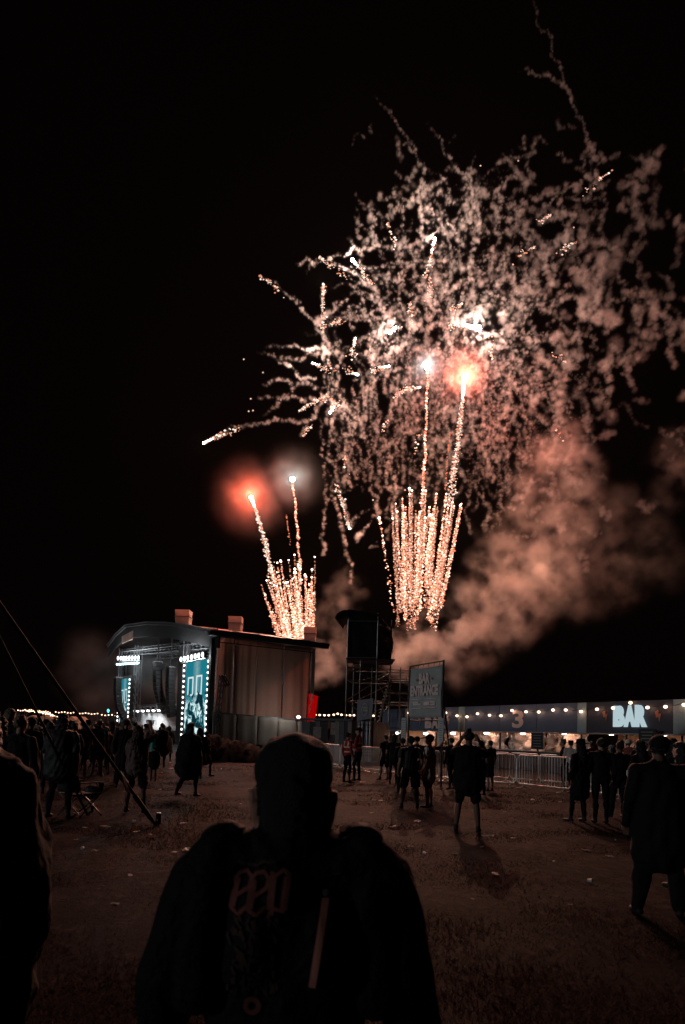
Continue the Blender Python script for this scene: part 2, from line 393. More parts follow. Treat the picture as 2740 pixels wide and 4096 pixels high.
flood_me = MB().ball((0, 0, 0), .115, 10, 8, sc=(1, 1, 1.9)).mesh('lamp', [emat('blinder_glow', (.92, .98, 1), 6)])
def led_screen(s0, s1, z0, z1, d, seed, strength, label, nb, step):
    root = empty('led_screen', ST((s0+s1)/2, d, 0), label, 'screen', 'tall video screens on the stage front')
    mb = MB(); mb.frame(ST((s0+s1)/2, d+.35, (z0+z1)/2), U2*((s1-s0)/2+.55), V2*.25, (0, 0, (z1-z0)/2+.35)); mb.build('frame', m_black, root)
    me = bpy.data.meshes.new('panel'); off = root.location
    q = [ST(s1, d+.08, z0)-off, ST(s0, d+.08, z0)-off, ST(s0, d+.08, z1)-off, ST(s1, d+.08, z1)-off]
    r = [v+V2*.015 for v in q]
    me.from_pydata([tuple(v) for v in q+r], [], [(0, 1, 2, 3), (7, 6, 5, 4)]+[(i, i+4, (i+1) % 4+4, (i+1) % 4) for i in range(4)])
    uvl = me.uv_layers.new(name='UVMap')
    for li, uvc in enumerate([(0, 0), (1, 0), (1, 1), (0, 1)]): uvl.data[li].uv = uvc
    me.materials.append(screen_mat('screen_picture', seed, strength))
    o = bpy.data.objects.new('panel', me); COL.objects.link(o); o.parent = root
    o['label'] = 'glowing teal and white concert video picture'
    for k in range(nb):                                             # border bulbs, both sides
        z = z1-.25-k*step
        for s in (s0-.35, s1+.38):
            inst('bulb', bulb_me, ST(s, d-.02, z)-off, root, scale=(1, 1, 1.25))
    # legs to the ground
    for s in (s0+.3, s1-.3):
        mb = MB(); mb.tube(ST(s, d+.5, 0), ST(s, d+.5, z0+.1), .12); mb.build('leg', m_dark, root)
    return root
SCN = led_screen(1.95, 7.65, .9, 8.86, .0, 2.3, 1.15, 'near tall teal video screen with bulb border beside the tarpaulin wall', 14, .58)
SCF = led_screen(27.3, 31.2, .9, 8.25, .0, 5.1, 1.1, 'far narrow teal video screen on the other end of the stage', 14, .54)
def blinder_bar(s0, s1, z0, z1, d, n, label, power):
    root = empty('blinder_bar', ST((s0+s1)/2, d, (z0+z1)/2), label, 'stage lights', 'rows of bright lamps above the screens')
    mb = MB(); mb.tube(ST(s0-.3, d+.25, z0-.35), ST(s1+.3, d+.25, z1-.35), .08); mb.build('bar', m_truss, root)
    for k in range(n):
        t = k/(n-1); p = ST(s0+(s1-s0)*t, d, z0+(z1-z0)*t)
        inst('lamp', flood_me, p-root.location, root, scale=(1, 1, 1.2))
        mb = MB(); mb.frame(p+V2*.22, U2*.17, V2*.14, (0, 0, .3)); mb.build('housing', m_black, root)
    for t in (.2, .8): lamp('light', ST(s0+(s1-s0)*t, d-.5, z0+(z1-z0)*t), power, (.9, .97, 1), .3, root)
blinder_bar(2.7, 8.6, 9.35, 9.3, -.2, 7, 'row of seven white blinder lamps above the near screen', 900)
blinder_bar(23.2, 32.0, 10.6, 11.2, -.2, 8, 'row of eight white blinder lamps hung over the far screen', 700)
# second tier of the far row: low teal lamps
root = empty('blinder_bar', ST(28.5, -.2, 9.9), 'lower row of flat teal lamps under the far blinder lamps', 'stage lights')
mb = MB(); mb.tube(ST(23.3, .1, 9.95), ST(32.6, .1, 10.35), .08); mb.build('bar', m_truss, root)
for k in range(8):
    t = k/7; inst('lamp', MATS.setdefault('_tealbulb', MB().ball((0, 0, 0), .22, 8, 6, sc=(1, 1, .6)).mesh('lamp', [emat('teal_lamp', (.6, .95, 1), 8)])), ST(23.6+8.4*t, -.2, 9.95+.4*t)-root.location, root)
# hanging speaker arrays ------------------------------------------------
cab_me = MB().frame((0, 0, 0), (.55, 0, 0), (0, .38, 0), (0, 0, .22)).mesh('speaker_cabinet', [mat('speaker_black', (.012, .012, .013), .5, var=.3)])
def speaker_array(s, d, z0, n, curve, label, dirs=1):
    root = empty('speaker_array', ST(s, d, z0), label, 'speakers', 'curved speaker arrays hanging at the stage front')
    p = Vector((s, d, z0)); ang = 0
    for k in range(n):
        ang = curve*(k/n)**1.7
        o = inst('speaker_cabinet', cab_me, ST(p.x, p.y, p.z)-root.location, root)
        X = U2; Yv = (V2*math.cos(ang)+Vector((0, 0, 1))*math.sin(ang)); Zv = (Vector((0, 0, 1))*math.cos(ang)-V2*math.sin(ang))
        o.matrix_basis = Matrix.Translation(ST(p.x, p.y, p.z)-root.location) @ Matrix(((X.x, Yv.x, Zv.x, 0), (X.y, Yv.y, Zv.y, 0), (X.z, Yv.z, Zv.z, 0), (0, 0, 0, 1)))
        p += Vector((0, math.sin(ang)*.47, -math.cos(ang)*.47))
    mb = MB(); mb.frame(ST(s, d, z0+.35), U2*.6, V2*.45, (0, 0, .07)); mb.build('bumper', m_truss, root)
    mb = MB(); mb.tube(ST(s, d, z0+.4), ST(s, d, 12.2), .05); mb.build('chain', m_dark, root)
speaker_array(16.2, -.1, 9.2, 13, .75, 'long curved black speaker array hanging beside the stage opening')
speaker_array(12.9, .3, 8.4, 12, .25, 'straighter black speaker array hanging behind the curved one')
speaker_array(28.2, -1.2, 7.9, 12, .8, 'curved black speaker array hanging before the far screen')
# stage spots: six white beams low over the deck
for k in range(6):
    px = 534+k*21.5; s = SZ(px, 2846, C0+V2*2.2, U2)[0]
    p = ST(s, 2.0, 4.1)
    root = empty('stage_spotlight', p, 'white spotlight in the row shining down over the stage deck', 'spotlight', 'spotlights in a row under the light truss')
    mb = MB(); mb.tube(p+Vector((0, 0, .3)), p+Vector((0, 0, -.1)), .16, .2, 10); mb.build('housing', m_black, root)
    mb = MB(); mb.ball(p-Vector((0, 0, .12)), .2, 10, 6, sc=(1, 1, .7)); mb.build('lens', emat('spot_lens', (.95, .98, 1), 20), root)
    l = lamp('beam', p-Vector((0, 0, .35)), 4200, (.92, .97, 1), .12, root, 'SPOT', spot_size=rad(75), spot_blend=.7)
    l.rotation_euler = (V2*.35-U2*.1+Vector((0, 0, -1))).to_track_quat('-Z', 'Y').to_euler()
# wrapped crates on the roof ---------------------------------------------
def roof_crate(px, py, w, h, d, label):
    s, z = SZ(px, py, C0+V2*d, U2)
    def crate_top(t):
        return np.interp(t, [x[0] for x in prof], [x[1] for x in prof])+.28
    zb = crate_top(s)-.08; mb = MB()
    r = random.Random(int(px)); vs = []; k = 6
    for i in range(k+1):
        for (a, b) in ((-1, -1), (1, -1), (1, 1), (-1, 1)):
            t = i/k; f = .86+.14*t+r.uniform(-.03, .03)
            vs.append(ST(s, d, zb+h*t)+Vector((w/2*a*f, .5*w*b*f, 0))+Vector((r.uniform(-.05, .05), r.uniform(-.05, .05), 0)))
    fs = [(i*4+j, i*4+(j+1) % 4, i*4+4+(j+1) % 4, i*4+4+j) for i in range(k) for j in range(4)]+[(3, 2, 1, 0), (4*k, 4*k+1, 4*k+2, 4*k+3)]
    mb.add(vs, fs); o = mb.build('wrapped_crate', m_box, loc=ST(s, d, zb)); tag(o, label, 'crate', 'wrapped crates on the stage roof')
    s2 = MB(); s2.box(ST(s, d, zb+h*.55), (w*1.02, w*1.02, .06)); s2.build('strap', mat('crate_strap', (.25, .15, .12), .6), o)
roof_crate(733, 2510, 1.75, 1.75, 2.0, 'pale wrapped crate near the middle of the stage roof')
roof_crate(942, 2530, 1.6, 1.7, 7.0, 'pale wrapped crate halfway along the roof edge')
roof_crate(1240, 2555, 1.4, 1.6, 11.8, 'pale wrapped crate at the end of the roof above the red flag')
# pale sheeted wall in front of the side wall -------------------------------
lw = empty('sheeted_wall', ST(-2.2, 5, 0), 'low pale sheeted wall lit from its top edge below the tarpaulin', 'wall')
m_sheet = tmat('pale_sheet', (.30, .21, .175), .35, rough=.7, var=.3, scale=.8, bump=.4, bscale=2.2)
for k in range(5):
    a, b = -.9+k*2.35, -.9+(k+1)*2.35-.03
    z0, z1 = 3.35-.1*k, 3.35-.1*(k+1)
    vs = []; n = 8
    for i in range(n+1):
        for j in range(n+1):
            t, w = i/n, j/n
            vs.append(ST(-2.2+.05*math.sin(t*11+k)+.04*math.sin(w*8+k*2), a+(b-a)*t, .05+(z0+(z1-z0)*t-.05)*w))
    mb = MB(); mb.add(vs, [(i*(n+1)+j, (i+1)*(n+1)+j, (i+1)*(n+1)+j+1, i*(n+1)+j+1) for i in range(n) for j in range(n)], 0, True)
    o = mb.build('sheet_panel', m_sheet, lw); o.modifiers.new('thickness', 'SOLIDIFY').thickness = .02
    mb = MB(); mb.tube(ST(-2.12, a, 0), ST(-2.12, a, z0+.1), .05); mb.build('post', m_truss, lw)
mb = MB(); mb.tube(ST(-2.2, -.9, 3.38), ST(-2.2, 10.85, 2.86), .045); mb.build('top_rail', m_truss, lw)
# floodlight at the end of the wall
p = ST(-2.6, 8.2, 3.25)
fl = empty('floodlight', p, 'small glowing floodlight on top of the pale sheeted wall', 'floodlight')
mb = MB(); mb.frame(p, U2*.12, V2*.3, (0, 0, .16)); mb.build('housing', m_dark, fl)
mb = MB(); mb.ball(p-U2*.15, .22, 10, 6, sc=(1, 1, .6)); mb.build('lens', emat('flood_lens', (1, .9, .8), 8), fl)
mb = MB(); mb.tube(p+U2*.1, ST(-2.2, 8.2, 2.9), .04); mb.build('bracket', m_dark, fl)
lamp('light', p-U2*1.3-V2*1.5+Vector((0, 0, .5)), 190, (.85, 1, .97), .2, fl)
# truss crane leaning in front of the tarpaulin
tr = MB(); truss(tr, P(868, 2905, 62), P(888, 2700, 62), .35, 8); truss(tr, P(888, 2700, 62), P(912, 2745, 62), .3, 3)
b0 = P(866, 2925, 62); o = tr.build('truss_jib', m_dark, loc=(b0.x, b0.y, 0)); tag(o, 'dark lattice truss jib standing before the tarpaulin wall', 'truss')
tr2 = MB(); b1 = P(868, 2905, 62); tr2.tube((b1.x, b1.y, 0), b1, .12); tr2.build('mast', m_dark, o)
# red flag
fp = G(1222, 2985); Yf = 44.0; A = P(1235, 2772, Yf); B = P(1273, 2785, Yf); Cc = P(1261, 2880, Yf); Dd = P(1225, 2892, Yf)
flag = empty('red_flag', (A.x, Yf, 0), 'tall red feather flag with a white lightning bolt', 'flag')
mb = MB(); mb.tube((Dd.x-.05, Yf, 0), (A.x-.05, Yf, A.z+.1), .035); mb.build('pole', m_dark, flag)
mb = MB(); n = 10; vs = []
for i in range(n+1):
    for j in range(n+1):
        t, w = i/n, j/n; p = A.lerp(B, t).lerp(Dd.lerp(Cc, t), w); vs.append(p+Vector((0, .10*math.sin(t*5+w*3)*t, 0)))
mb.add(vs, [(i*(n+1)+j, (i+1)*(n+1)+j, (i+1)*(n+1)+j+1, i*(n+1)+j+1) for i in range(n) for j in range(n)], 0, True)
o = mb.build('flag_cloth', tmat('flag_red', (.95, .025, .03), .6, rough=.6, var=.15, bump=.2), flag); o.modifiers.new('t', 'SOLIDIFY').thickness = .012
def bolt(c, ex, ez, sx, sz, n, m, parent):
    pts = [(-.1, 1), (.5, 1), (.15, .25), (.6, .25), (-.45, -1), (-.1, -.1), (-.5, -.1)]
    mb = MB(); mb.prism([Vector(c)+Vector(ex)*(a*sx)+Vector(ez)*(b*sz) for a, b in pts], Vector(n)*.012)
    return mb.build('lightning_bolt', m, parent)
bolt(P(1246, 2800, Yf-.14), (1, 0, 0), (0, 0, 1), .2, .42, (0, -1, 0), mat('flag_white', (.8, .76, .74), .6, var=.1), flag)
bolt(P(1238, 2838, Yf-.14), (1, 0, 0), (0, 0, 1), .14, .35, (0, -1, 0), MATS['flag_white'], flag)

# ================================================================== DELAY TOWER (scaffold with a black cabin)
m_scaf = mat('scaffold_steel', (.10, .095, .09), .4, .8, var=.3)
m_cabin = mat('cabin_black_sheet', (.014, .013, .013), .42, var=.4, scale=2, bump=.6, bscale=4)
YT = 45.0
def TW(px, py, dy=0): return P(px, py, YT+dy)
tow = empty('scaffold_tower', (TW(1450, 2950).x, YT+1, 0), 'tall scaffold tower carrying a black sheeted cabin', 'tower')
def pole(a, b, r=.035, par=tow, name='scaffold_pole', m=m_scaf):
    mb = MB(); mb.tube(a, b, r, n=6); return mb.build(name, m, par)
def gnd(p): return Vector((p.x, p.y, 0))
zt = lambda py, dy=0: TW(1450, py, dy).z
xL = TW(1389, 2640).x; xR = TW(1508, 2640).x; D1, D2 = 0.0, 2.6; xL2, xR2 = xL+.5, xR+1.1
cor = [(xL, YT+D1), (xR, YT+D1), (xR2, YT+D2), (xL2, YT+D2)]
for (x, y) in cor: pole((x, y, 0), (x, y, zt(2450)), .045)
mx_ = (xL+xR)/2-.1
pole((mx_, YT, 0), (mx_, YT, zt(2640)), .04); pole(((xL2+xR2)/2, YT+D2, 0), ((xL2+xR2)/2, YT+D2, zt(2640)), .04)
for k, py in enumerate((2640, 2672, 2722, 2805, 2900)):
    z = zt(py)
    for i in range(4): pole((*cor[i], z), (*cor[(i+1) % 4], z))
zs = [zt(2900), zt(2805), zt(2722), zt(2672), zt(2640)]
for k in range(3):
    a, b = (cor[0], cor[1]) if k % 2 else (cor[1], cor[0])
    pole((*a, zs[k]), (*b, zs[k+1]), .03); pole((*cor[1+(k % 2)], zs[k]), (*cor[2-(k % 2)], zs[k+1]), .03)
    pole((*cor[3], zs[k]), (*cor[2], zs[k+1]), .03)
pole((xL, YT, zt(2672)), (xR, YT, zt(2722)), .03)
# cabin
zc0, zc1 = zt(2632), zt(2487); cab = empty('cabin', tow.location, None, None); cab.location = (0, 0, 0); cab.parent = tow
def sheet(a, b, z0, z1, seed, name, par, m, zb1=None):
    n = 10; vs = []; a, b = Vector((*a, 0)), Vector((*b, 0)); nn = (b-a).cross(Vector((0, 0, 1))).normalized(); r = random.Random(seed); p1, p2 = r.uniform(0, 6), r.uniform(0, 6)
    for i in range(n+1):
        for j in range(n+1):
            t, w = i/n, j/n; q = a.lerp(b, t); zz1 = z1+((zb1 or z1)-z1)*t
            vs.append(q+nn*(.03*math.sin(t*9+p1+w*3)+.025*math.sin(w*13+p2+t*5))+Vector((0, 0, z0+(zz1-z0)*w)))
    mb = MB(); mb.add(vs, [(i*(n+1)+j, (i+1)*(n+1)+j, (i+1)*(n+1)+j+1, i*(n+1)+j+1) for i in range(n) for j in range(n)], 0, True)
    o = mb.build(name, m, par); o.modifiers.new('t', 'SOLIDIFY').thickness = .02; return o
for i, nm in enumerate(('front_sheet', 'side_sheet', 'back_sheet', 'side_sheet')):
    sheet(cor[i], cor[(i+1) % 4], zc0, zc1+(.0 if i != 1 else .0), 5+i, nm, cab, m_cabin)
fr = mat('cabin_frame', (.3, .29, .3), .4, .7)
for (x, y) in (cor[0], cor[1]): pole((x, y-.05, zc0), (x, y-.05, zc1+.12), .05, cab, 'frame_tube', fr)
pole((xL, YT-.06, zc1+.02), (xR, YT-.06, zc1+.06), .035, cab, 'frame_tube', fr); pole((xL, YT-.06, zc0), (xR, YT-.06, zc0+.04), .035, cab, 'frame_tube', fr)
mb = MB(); mb.frame(((xL+xR2)/2, YT+D2/2, zc0-.06), ((xR2-xL)/2+.1, 0, 0), (0, D2/2+.1, 0), (0, 0, .04)); mb.build('cabin_floor', m_dark, cab)
# curved visor roof, drooping at the left
mb = MB(); zr = zt(2452); ed = [(-.9, -.42), (-.8, -.16), (-.45, .08), (.1, .16), (1.0, .02), (xR-xL, -.12)]
bk = [(x+.55+(.5 if i == 5 else 0), z-.45 if i > 3 else z-.2) for i, (x, z) in enumerate(ed)]
n = len(ed); vs = [(xL+x, YT-.35, zr+z) for x, z in ed]+[(xL+x, YT+D2+.2, zr+z) for x, z in bk]+[(xL+x, YT-.35, zr+z-.07) for x, z in ed]+[(xL+x, YT+D2+.2, zr+z-.07) for x, z in bk]
fs = []
for i in range(n-1): fs += [(i, i+1, n+i+1, n+i), (2*n+i, 3*n+i, 3*n+i+1, 2*n+i+1), (i, 2*n+i, 2*n+i+1, i+1), (n+i, n+i+1, 3*n+i+1, 3*n+i)]
fs += [(0, n, 3*n, 2*n), (n-1, 3*n-1, 4*n-1, 2*n-1)]
mb.add(vs, fs, 0, True); mb.build('visor_roof', m_cabin, cab)
sheet((xL, YT-.02), (xR, YT-.02), zc1, zr+.05, 21, 'upper_sheet', cab, m_cabin, zr-.1)
# stair bay on the right: posts, rails, raking stair strings, landing
x1, x2 = TW(1556, 2800, 1).x, TW(1640, 2800, 1).x
for x in (x1, x2-.1, (x1+x2)/2):
    pole((x, YT+.6, 0), (x, YT+.6, zt(2665, .6)), .035); pole((x+.1, YT+2.2, 0), (x+.1, YT+2.2, zt(2672, 2)), .035)
for py in (2672, 2684, 2708, 2716, 2800, 2812):
    z = zt(py); pole((xR, YT+.6, z), (x2+.2, YT+.6, z), .028); pole((xR2, YT+2.2, z), (x2+.2, YT+2.2, z), .025)
mb = MB(); mb.frame(((x1+x2)/2, YT+1.4, zt(2760)), ((x2-x1)/2+.2, 0, 0), (0, .75, 0), (0, 0, .06)); mb.build('landing', m_dark, tow)
a, b = TW(1520, 2870, .5), TW(1560, 2720, .5)
pole(a, b, .05, tow, 'stair_string'); pole(a+Vector((.1, 1.3, 0)), b+Vector((.1, 1.3, 0)), .05, tow, 'stair_string')
for k in range(11):
    t = (k+.5)/11; c = a.lerp(b, t)+Vector((.05, .65, 0)); mb = MB(); mb.frame(c, (.16, 0, 0), (0, .62, 0), (0, 0, .02)); mb.build('tread', m_scaf, tow)
pole(TW(1555, 2755, .5), TW(1625, 2800, .5), .03, tow, 'brace')
pole(gnd(a)+Vector((.0, 0, 0)), a, .04)
# hanging rag of sheet on the right face of the cabin
mb = MB(); vs = []; q0 = Vector((xR2+.03, YT+D2-.3, 0))
for i in range(6):
    for j in range(8): t, w = i/5, j/7; vs.append(q0+Vector((.02+.06*math.sin(i*2+j), -.6*t, zt(2530)-1.1*w*(1-.4*t))))
mb.add(vs, [(i*8+j, i*8+j+1, i*8+j+9, i*8+j+8) for i in range(5) for j in range(7)], 0, True)
o = mb.build('loose_sheet', mat('loose_sheet', (.25, .25, .26), .5, bump=.4), cab); o.modifiers.new('t', 'SOLIDIFY').thickness = .02

# ================================================================== SMALL CONTAINER WITH A SQUARE SIGN
YC = 38.5
def CN(px, py): return P(px, py, YC)
m_cdoor = mat('container_door', (.32, .38, .45), .5, .3, var=.25, scale=3)
m_cside = mat('container_side', (.07, .04, .032), .6, .2, var=.3, scale=2)
cl, crr = CN(1424, 2960).x, CN(1487, 2960).x; ctop = CN(1455, 2880).z
con = empty('storage_container', ((cl+crr)/2, YC+1.5, 0), 'small steel storage container with grey doors under a square sign', 'container')
mb = MB(); mb.frame(((cl+crr)/2+.26, YC+2.0, ctop/2+.03), ((crr-cl)/2-.02, 0, 0), (.55, 1.8, 0), (0, 0, ctop/2-.06)); mb.build('body', m_cside, con)
for k in range(2):                                                      # two doors, recessed ribs and locking bars
    xa = cl+.03+k*(crr-cl)/2; xb = xa+(crr-cl)/2-.04
    dr = MB(); dr.frame(((xa+xb)/2, YC+.06, ctop/2+.02), ((xb-xa)/2, 0, 0), (0, .05, 0), (0, 0, ctop/2-.08)); d_o = dr.build('door', m_cdoor, con)
    for j in range(2):
        x = xa+(xb-xa)*(.3+.4*j); rb = MB(); rb.tube((x, YC-.03, .1), (x, YC-.03, ctop-.12), .022); rb.build('locking_bar', mat('lock_steel', (.45, .48, .52), .35, .8), d_o)
    for z in (.45, .62, .79, .96, ctop-.62, ctop-.28):
        rb = MB(); rb.frame(((xa+xb)/2, YC+0., z), ((xb-xa)/2-.04, 0, 0), (0, .02, 0), (0, 0, .03)); rb.build('rib', m_dark, d_o)
for k in range(9):                                                      # corrugation of the long side
    t = (k+.5)/9; c = Vector((crr+.04+1.1*t*.97, YC+.2+3.6*t, ctop/2)); mb = MB(); mb.frame(c, (.05, 0, 0), (.05, .12, 0), (0, 0, ctop/2-.1)); mb.build('corrugation', m_cside, con)
sg = [CN(1427, 2884), CN(1487, 2873), CN(1493, 2794), CN(1430, 2801)]
sgo = empty('square_sign', ((sg[0].x+sg[1].x)/2, YC, ctop), 'square blue-grey sign with a round ring emblem above the container', 'sign')
mb = MB(); mb.prism([v+Vector((0, -.02, 0)) for v in sg], (0, .05, 0)); mb.build('board', mat('sign_bluegrey', (.42, .46, .55), .6, var=.15), sgo)
c = sum(sg, Vector())/4; m_pale = mat('sign_pale', (.75, .74, .72), .6, var=.1)
mb = MB(); n = 28
for i in range(n):
    a0, a1 = 2*math.pi*i/n, 2*math.pi*(i+1)/n
    q = [c+Vector((.19*f*math.cos(a), -.03, .36*f*math.sin(a))) for a, f in ((a0, 1), (a1, 1), (a1, .86), (a0, .86))]
    mb.prism(q, (0, -.012, 0))
mb.build('ring_emblem', m_pale, sgo)
for dz in (.1, -.06):
    mb = MB(); mb.frame(c+Vector((0, -.035, dz)), (.14, 0, 0), (0, .008, 0), (0, 0, .045)); mb.build('emblem_bar', m_pale, sgo)
for x in (sg[0].x+.1, sg[1].x-.1):
    mb = MB(); mb.tube((x, YC+.08, ctop-.2), (x, YC+.08, c.z), .03); mb.build('leg', m_dark, sgo)

# ================================================================== SITE HOARDING between flag and tower
ho = empty('hoarding', (P(1310, 2950, 42).x, 42, 0), 'grey hoarding of upright panels with faded posters behind the barriers', 'hoarding')
x0h, x1h = P(1205, 2950, 43).x, P(1395, 2950, 41).x
hm = [mat('hoard_grey', (.20, .21, .23), .7, var=.35, scale=1.5), mat('hoard_dark', (.07, .075, .085), .7, var=.4, scale=1.5), mat('hoard_pale', (.33, .31, .29), .7, var=.3, scale=1.5), mat('hoard_rust', (.30, .12, .08), .7, var=.3)]
xx = x0h; k = 0; w_ = [.5, .42, .28, .5, .14, .3, .26, .3, .2, .32]; mi_ = [0, 1, 0, 1, 3, 1, 2, 0, 1, 2]
while xx < x1h:
    w = w_[k % 10]; t = (xx-x0h)/(x1h-x0h); yv = 43-2*t; h = 2.35+.12*t
    mb = MB(); mb.frame((xx+w/2, yv+.02*(k % 2), h/2), (w/2-.012, -.01, 0), (0, .03, 0), (0, 0, h/2)); mb.build('hoarding_panel', hm[mi_[k % 10]], ho); xx += w; k += 1
mb = MB(); mb.frame(((x0h+x1h)/2, 41.9, 2.5), ((x1h-x0h)/2+.1, -1, 0), (0, .06, 0), (0, 0, .07)); mb.build('top_rail', m_dark, ho)
m_post = mat('poster_print', (.5, .42, .38), .8, var=.8, scale=5, bump=0)
for (px, py, w, h) in ((1268, 2930, .5, .7), (1337, 2915, .45, .75)):
    q = P(px, py, 41.6); mb = MB(); mb.frame(q, (w/2, 0, 0), (0, .01, 0), (0, 0, h/2)); mb.build('poster', m_post, ho)

# ================================================================== BAR TENT
B0 = Vector((P(1530, 2880, 49).x, 49.0, 0)); B1 = Vector((P(2740, 2880, 28).x, 28.0, 0)); BD = (B1-B0).normalized(); BN = Vector((BD.y, -BD.x, 0))  # BN faces the field
if BN.dot(Vector((0, -1, 0))) < 0: BN = -BN
BL = (B1-B0).length+4.5
def BP(s, out, z): return B0+BD*s+BN*out+Vector((0, 0, z))
def BS(px, py, out=0): return SZ(px, py, B0+BN*out, BD)
ZT, ZB = 3.5, 2.02
bar = empty('bar_tent', BP(BL/2, -3, 0), 'long low festival bar tent with dark fascia and crinkled back sheets', 'bar')
m_fas = [mat('fascia_blue', (.10, .12, .175), .55, var=.2, scale=.7), mat('fascia_dark', (.045, .045, .06), .6, var=.2, scale=.7)]
def sx(px): return BS(px, 2880)[0]
bounds = [sx(1530), sx(1700), sx(1835), sx(1998), sx(2148), sx(2318), sx(2705), BL]
kinds = [0, 0, 0, 0, 0, 1, 0]
for i in range(len(bounds)-1):
    a, b = bounds[i]+.015, bounds[i+1]-.015
    mb = MB(); mb.frame(BP((a+b)/2, 0, (ZT+ZB)/2), BD*((b-a)/2), BN*.03, (0, 0, (ZT-ZB)/2)); mb.build('fascia_panel', m_fas[kinds[i]], bar)
m_col = mat('column_pale', (.30, .37, .38), .5, var=.15)
for px in (1633, 1850, 2332, 2722):
    s = sx(px); mb = MB(); mb.frame(BP(s, .06, (ZT+ZB)/2), BD*.27, BN*.03, (0, 0, (ZT-ZB)/2-.01)); mb.build('column_strip', m_col, bar)
m_back = mat('crinkled_foil_sheet', (.50, .42, .38), .32, .0, var=.25, scale=1.5, bump=1.0, bscale=2.2, spec=.6)
m_cream = mat('bar_cream_lining', (.62, .46, .34), .7, var=.15, scale=1)
m_front = mat('counter_front', (.05, .045, .045), .5)
# crinkled sheets closing the bay (left part) and cream back wall (right part)
def crinkle(a, b, out, z0, z1, seed, m, amp, name):
    n, k = 26, 22; r = np.random.default_rng(seed); vs = []
    lines = [(r.uniform(0, 6.28), r.uniform(1.5, 7), r.uniform(0, 6.28)) for _ in range(14)]
    for i in range(n+1):
        for j in range(k+1):
            s = a+(b-a)*i/n; z = z0+(z1-z0)*j/k
            o_ = sum(abs(math.sin((s*math.cos(an)+z*math.sin(an))*fr_+ph))-.6 for an, fr_, ph in lines)*amp/8
            vs.append(BP(s, out+o_, z))
    mb = MB(); mb.add(vs, [(i*(k+1)+j, (i+1)*(k+1)+j, (i+1)*(k+1)+j+1, i*(k+1)+j+1) for i in range(n) for j in range(k)], 0, False)
    o = mb.build(name, m, bar); o.modifiers.new('t', 'SOLIDIFY').thickness = .01
cuts = [sx(1660), sx(1740), sx(1836), sx(1995), sx(2145), sx(2318)]
for i in range(len(cuts)-1): crinkle(cuts[i]+.03, cuts[i+1]-.03, -.75, .75, ZB+.05, 60+i, m_back, .75, 'crinkled_sheet')
crinkle(sx(1530), cuts[0], -1.6, .8, ZB+.1, 59, m_cream, .1, 'lining_sheet')
for i, (a, b) in enumerate(((sx(2325), sx(2480)), (sx(2490), sx(2620)), (sx(2630), BL))): crinkle(a, b, -2.6, .6, ZB+.2, 80+i, m_cream, .14, 'lining_sheet')
mb = MB(); mb.frame(BP(BL/2, -1.7, ZB+.25), BD*(BL/2), BN*1.6, (0, 0, .04)); mb.build('ceiling', m_cream, bar)
mb = MB(); mb.frame(BP(BL/2, -1.75, ZT-.06), BD*(BL/2), BN*1.72, (0, 0, .05)); mb.build('roof', m_dark, bar)
mb = MB(); mb.frame(BP(BL/2, -3.4, ZT/2), BD*(BL/2), BN*.04, (0, 0, ZT/2-.1)); mb.build('back_wall', m_dark, bar)
mb = MB(); mb.frame(BP(0.05, -1.7, ZT/2), BD*.03, BN*1.6, (0, 0, ZT/2-.1)); mb.build('end_wall', m_dark, bar)
mb = MB(); mb.frame(BP(BL/2, -.35, .5), BD*(BL/2), BN*.2, (0, 0, .5)); cnt = mb.build('counter', m_front, bar)
mb = MB(); mb.frame(BP(BL/2, -.3, 1.02), BD*(BL/2), BN*.3, (0, 0, .025)); mb.build('counter_top', mat('counter_top', (.4, .3, .25), .3, var=.2), cnt)
for px in (1535, 1740, 1836, 1995, 2145, 2320, 2500, 2722):
    mb = MB(); s = sx(px); mb.tube(BP(s, -.12, 0), BP(s, -.12, ZB+.2), .05); mb.build('post', m_dark, bar)
mb = MB(); mb.tube(BP(.1, .05, ZB-.02), BP(BL-.1, .05, ZB-.02), .035); mb.build('valance_pipe', mat('valance_pipe', (.45, .4, .38), .35, .6), bar)
# dark menu boards on posts at the counter
for px, py in ((2150, 2968), (2590, 2960)):
    s, z = BS(px, py, .5); r_ = empty('menu_board', BP(s, .5, 0), 'dark menu board on a post %s' % ('below the numeral three' if px < 2300 else 'under the lit bar sign'), 'menu board')
    mb = MB(); mb.frame(BP(s, .5, z+.05), BD*.42, BN*.03, (0, 0, .42)); mb.build('board', m_dark, r_)
    mb = MB(); mb.tube(BP(s, .45, 0), BP(s, .45, z), .03); mb.build('post', m_dark, r_)
    for k in range(5):
        mb = MB(); mb.frame(BP(s, .54, z+.34-.14*k), BD*(.3-.05*(k % 2)), BN*.004, (0, 0, .018)); mb.build('menu_line', mat('menu_print', (.25, .22, .2), .7), r_)
# teal framed little notice
s, z = BS(1549, 2908, .06); nb_ = empty('framed_notice', BP(s, .06, z), 'small teal framed notice on the end of the fascia', 'notice')
mb = MB(); mb.frame(BP(s, .06, z), BD*.26, BN*.02, (0, 0, .26)); mb.build('frame', mat('notice_frame', (.35, .5, .55), .5), nb_)
mb = MB(); mb.frame(BP(s, .085, z), BD*.18, BN*.008, (0, 0, .19)); mb.build('panel', mat('notice_panel', (.05, .12, .15), .5), nb_)

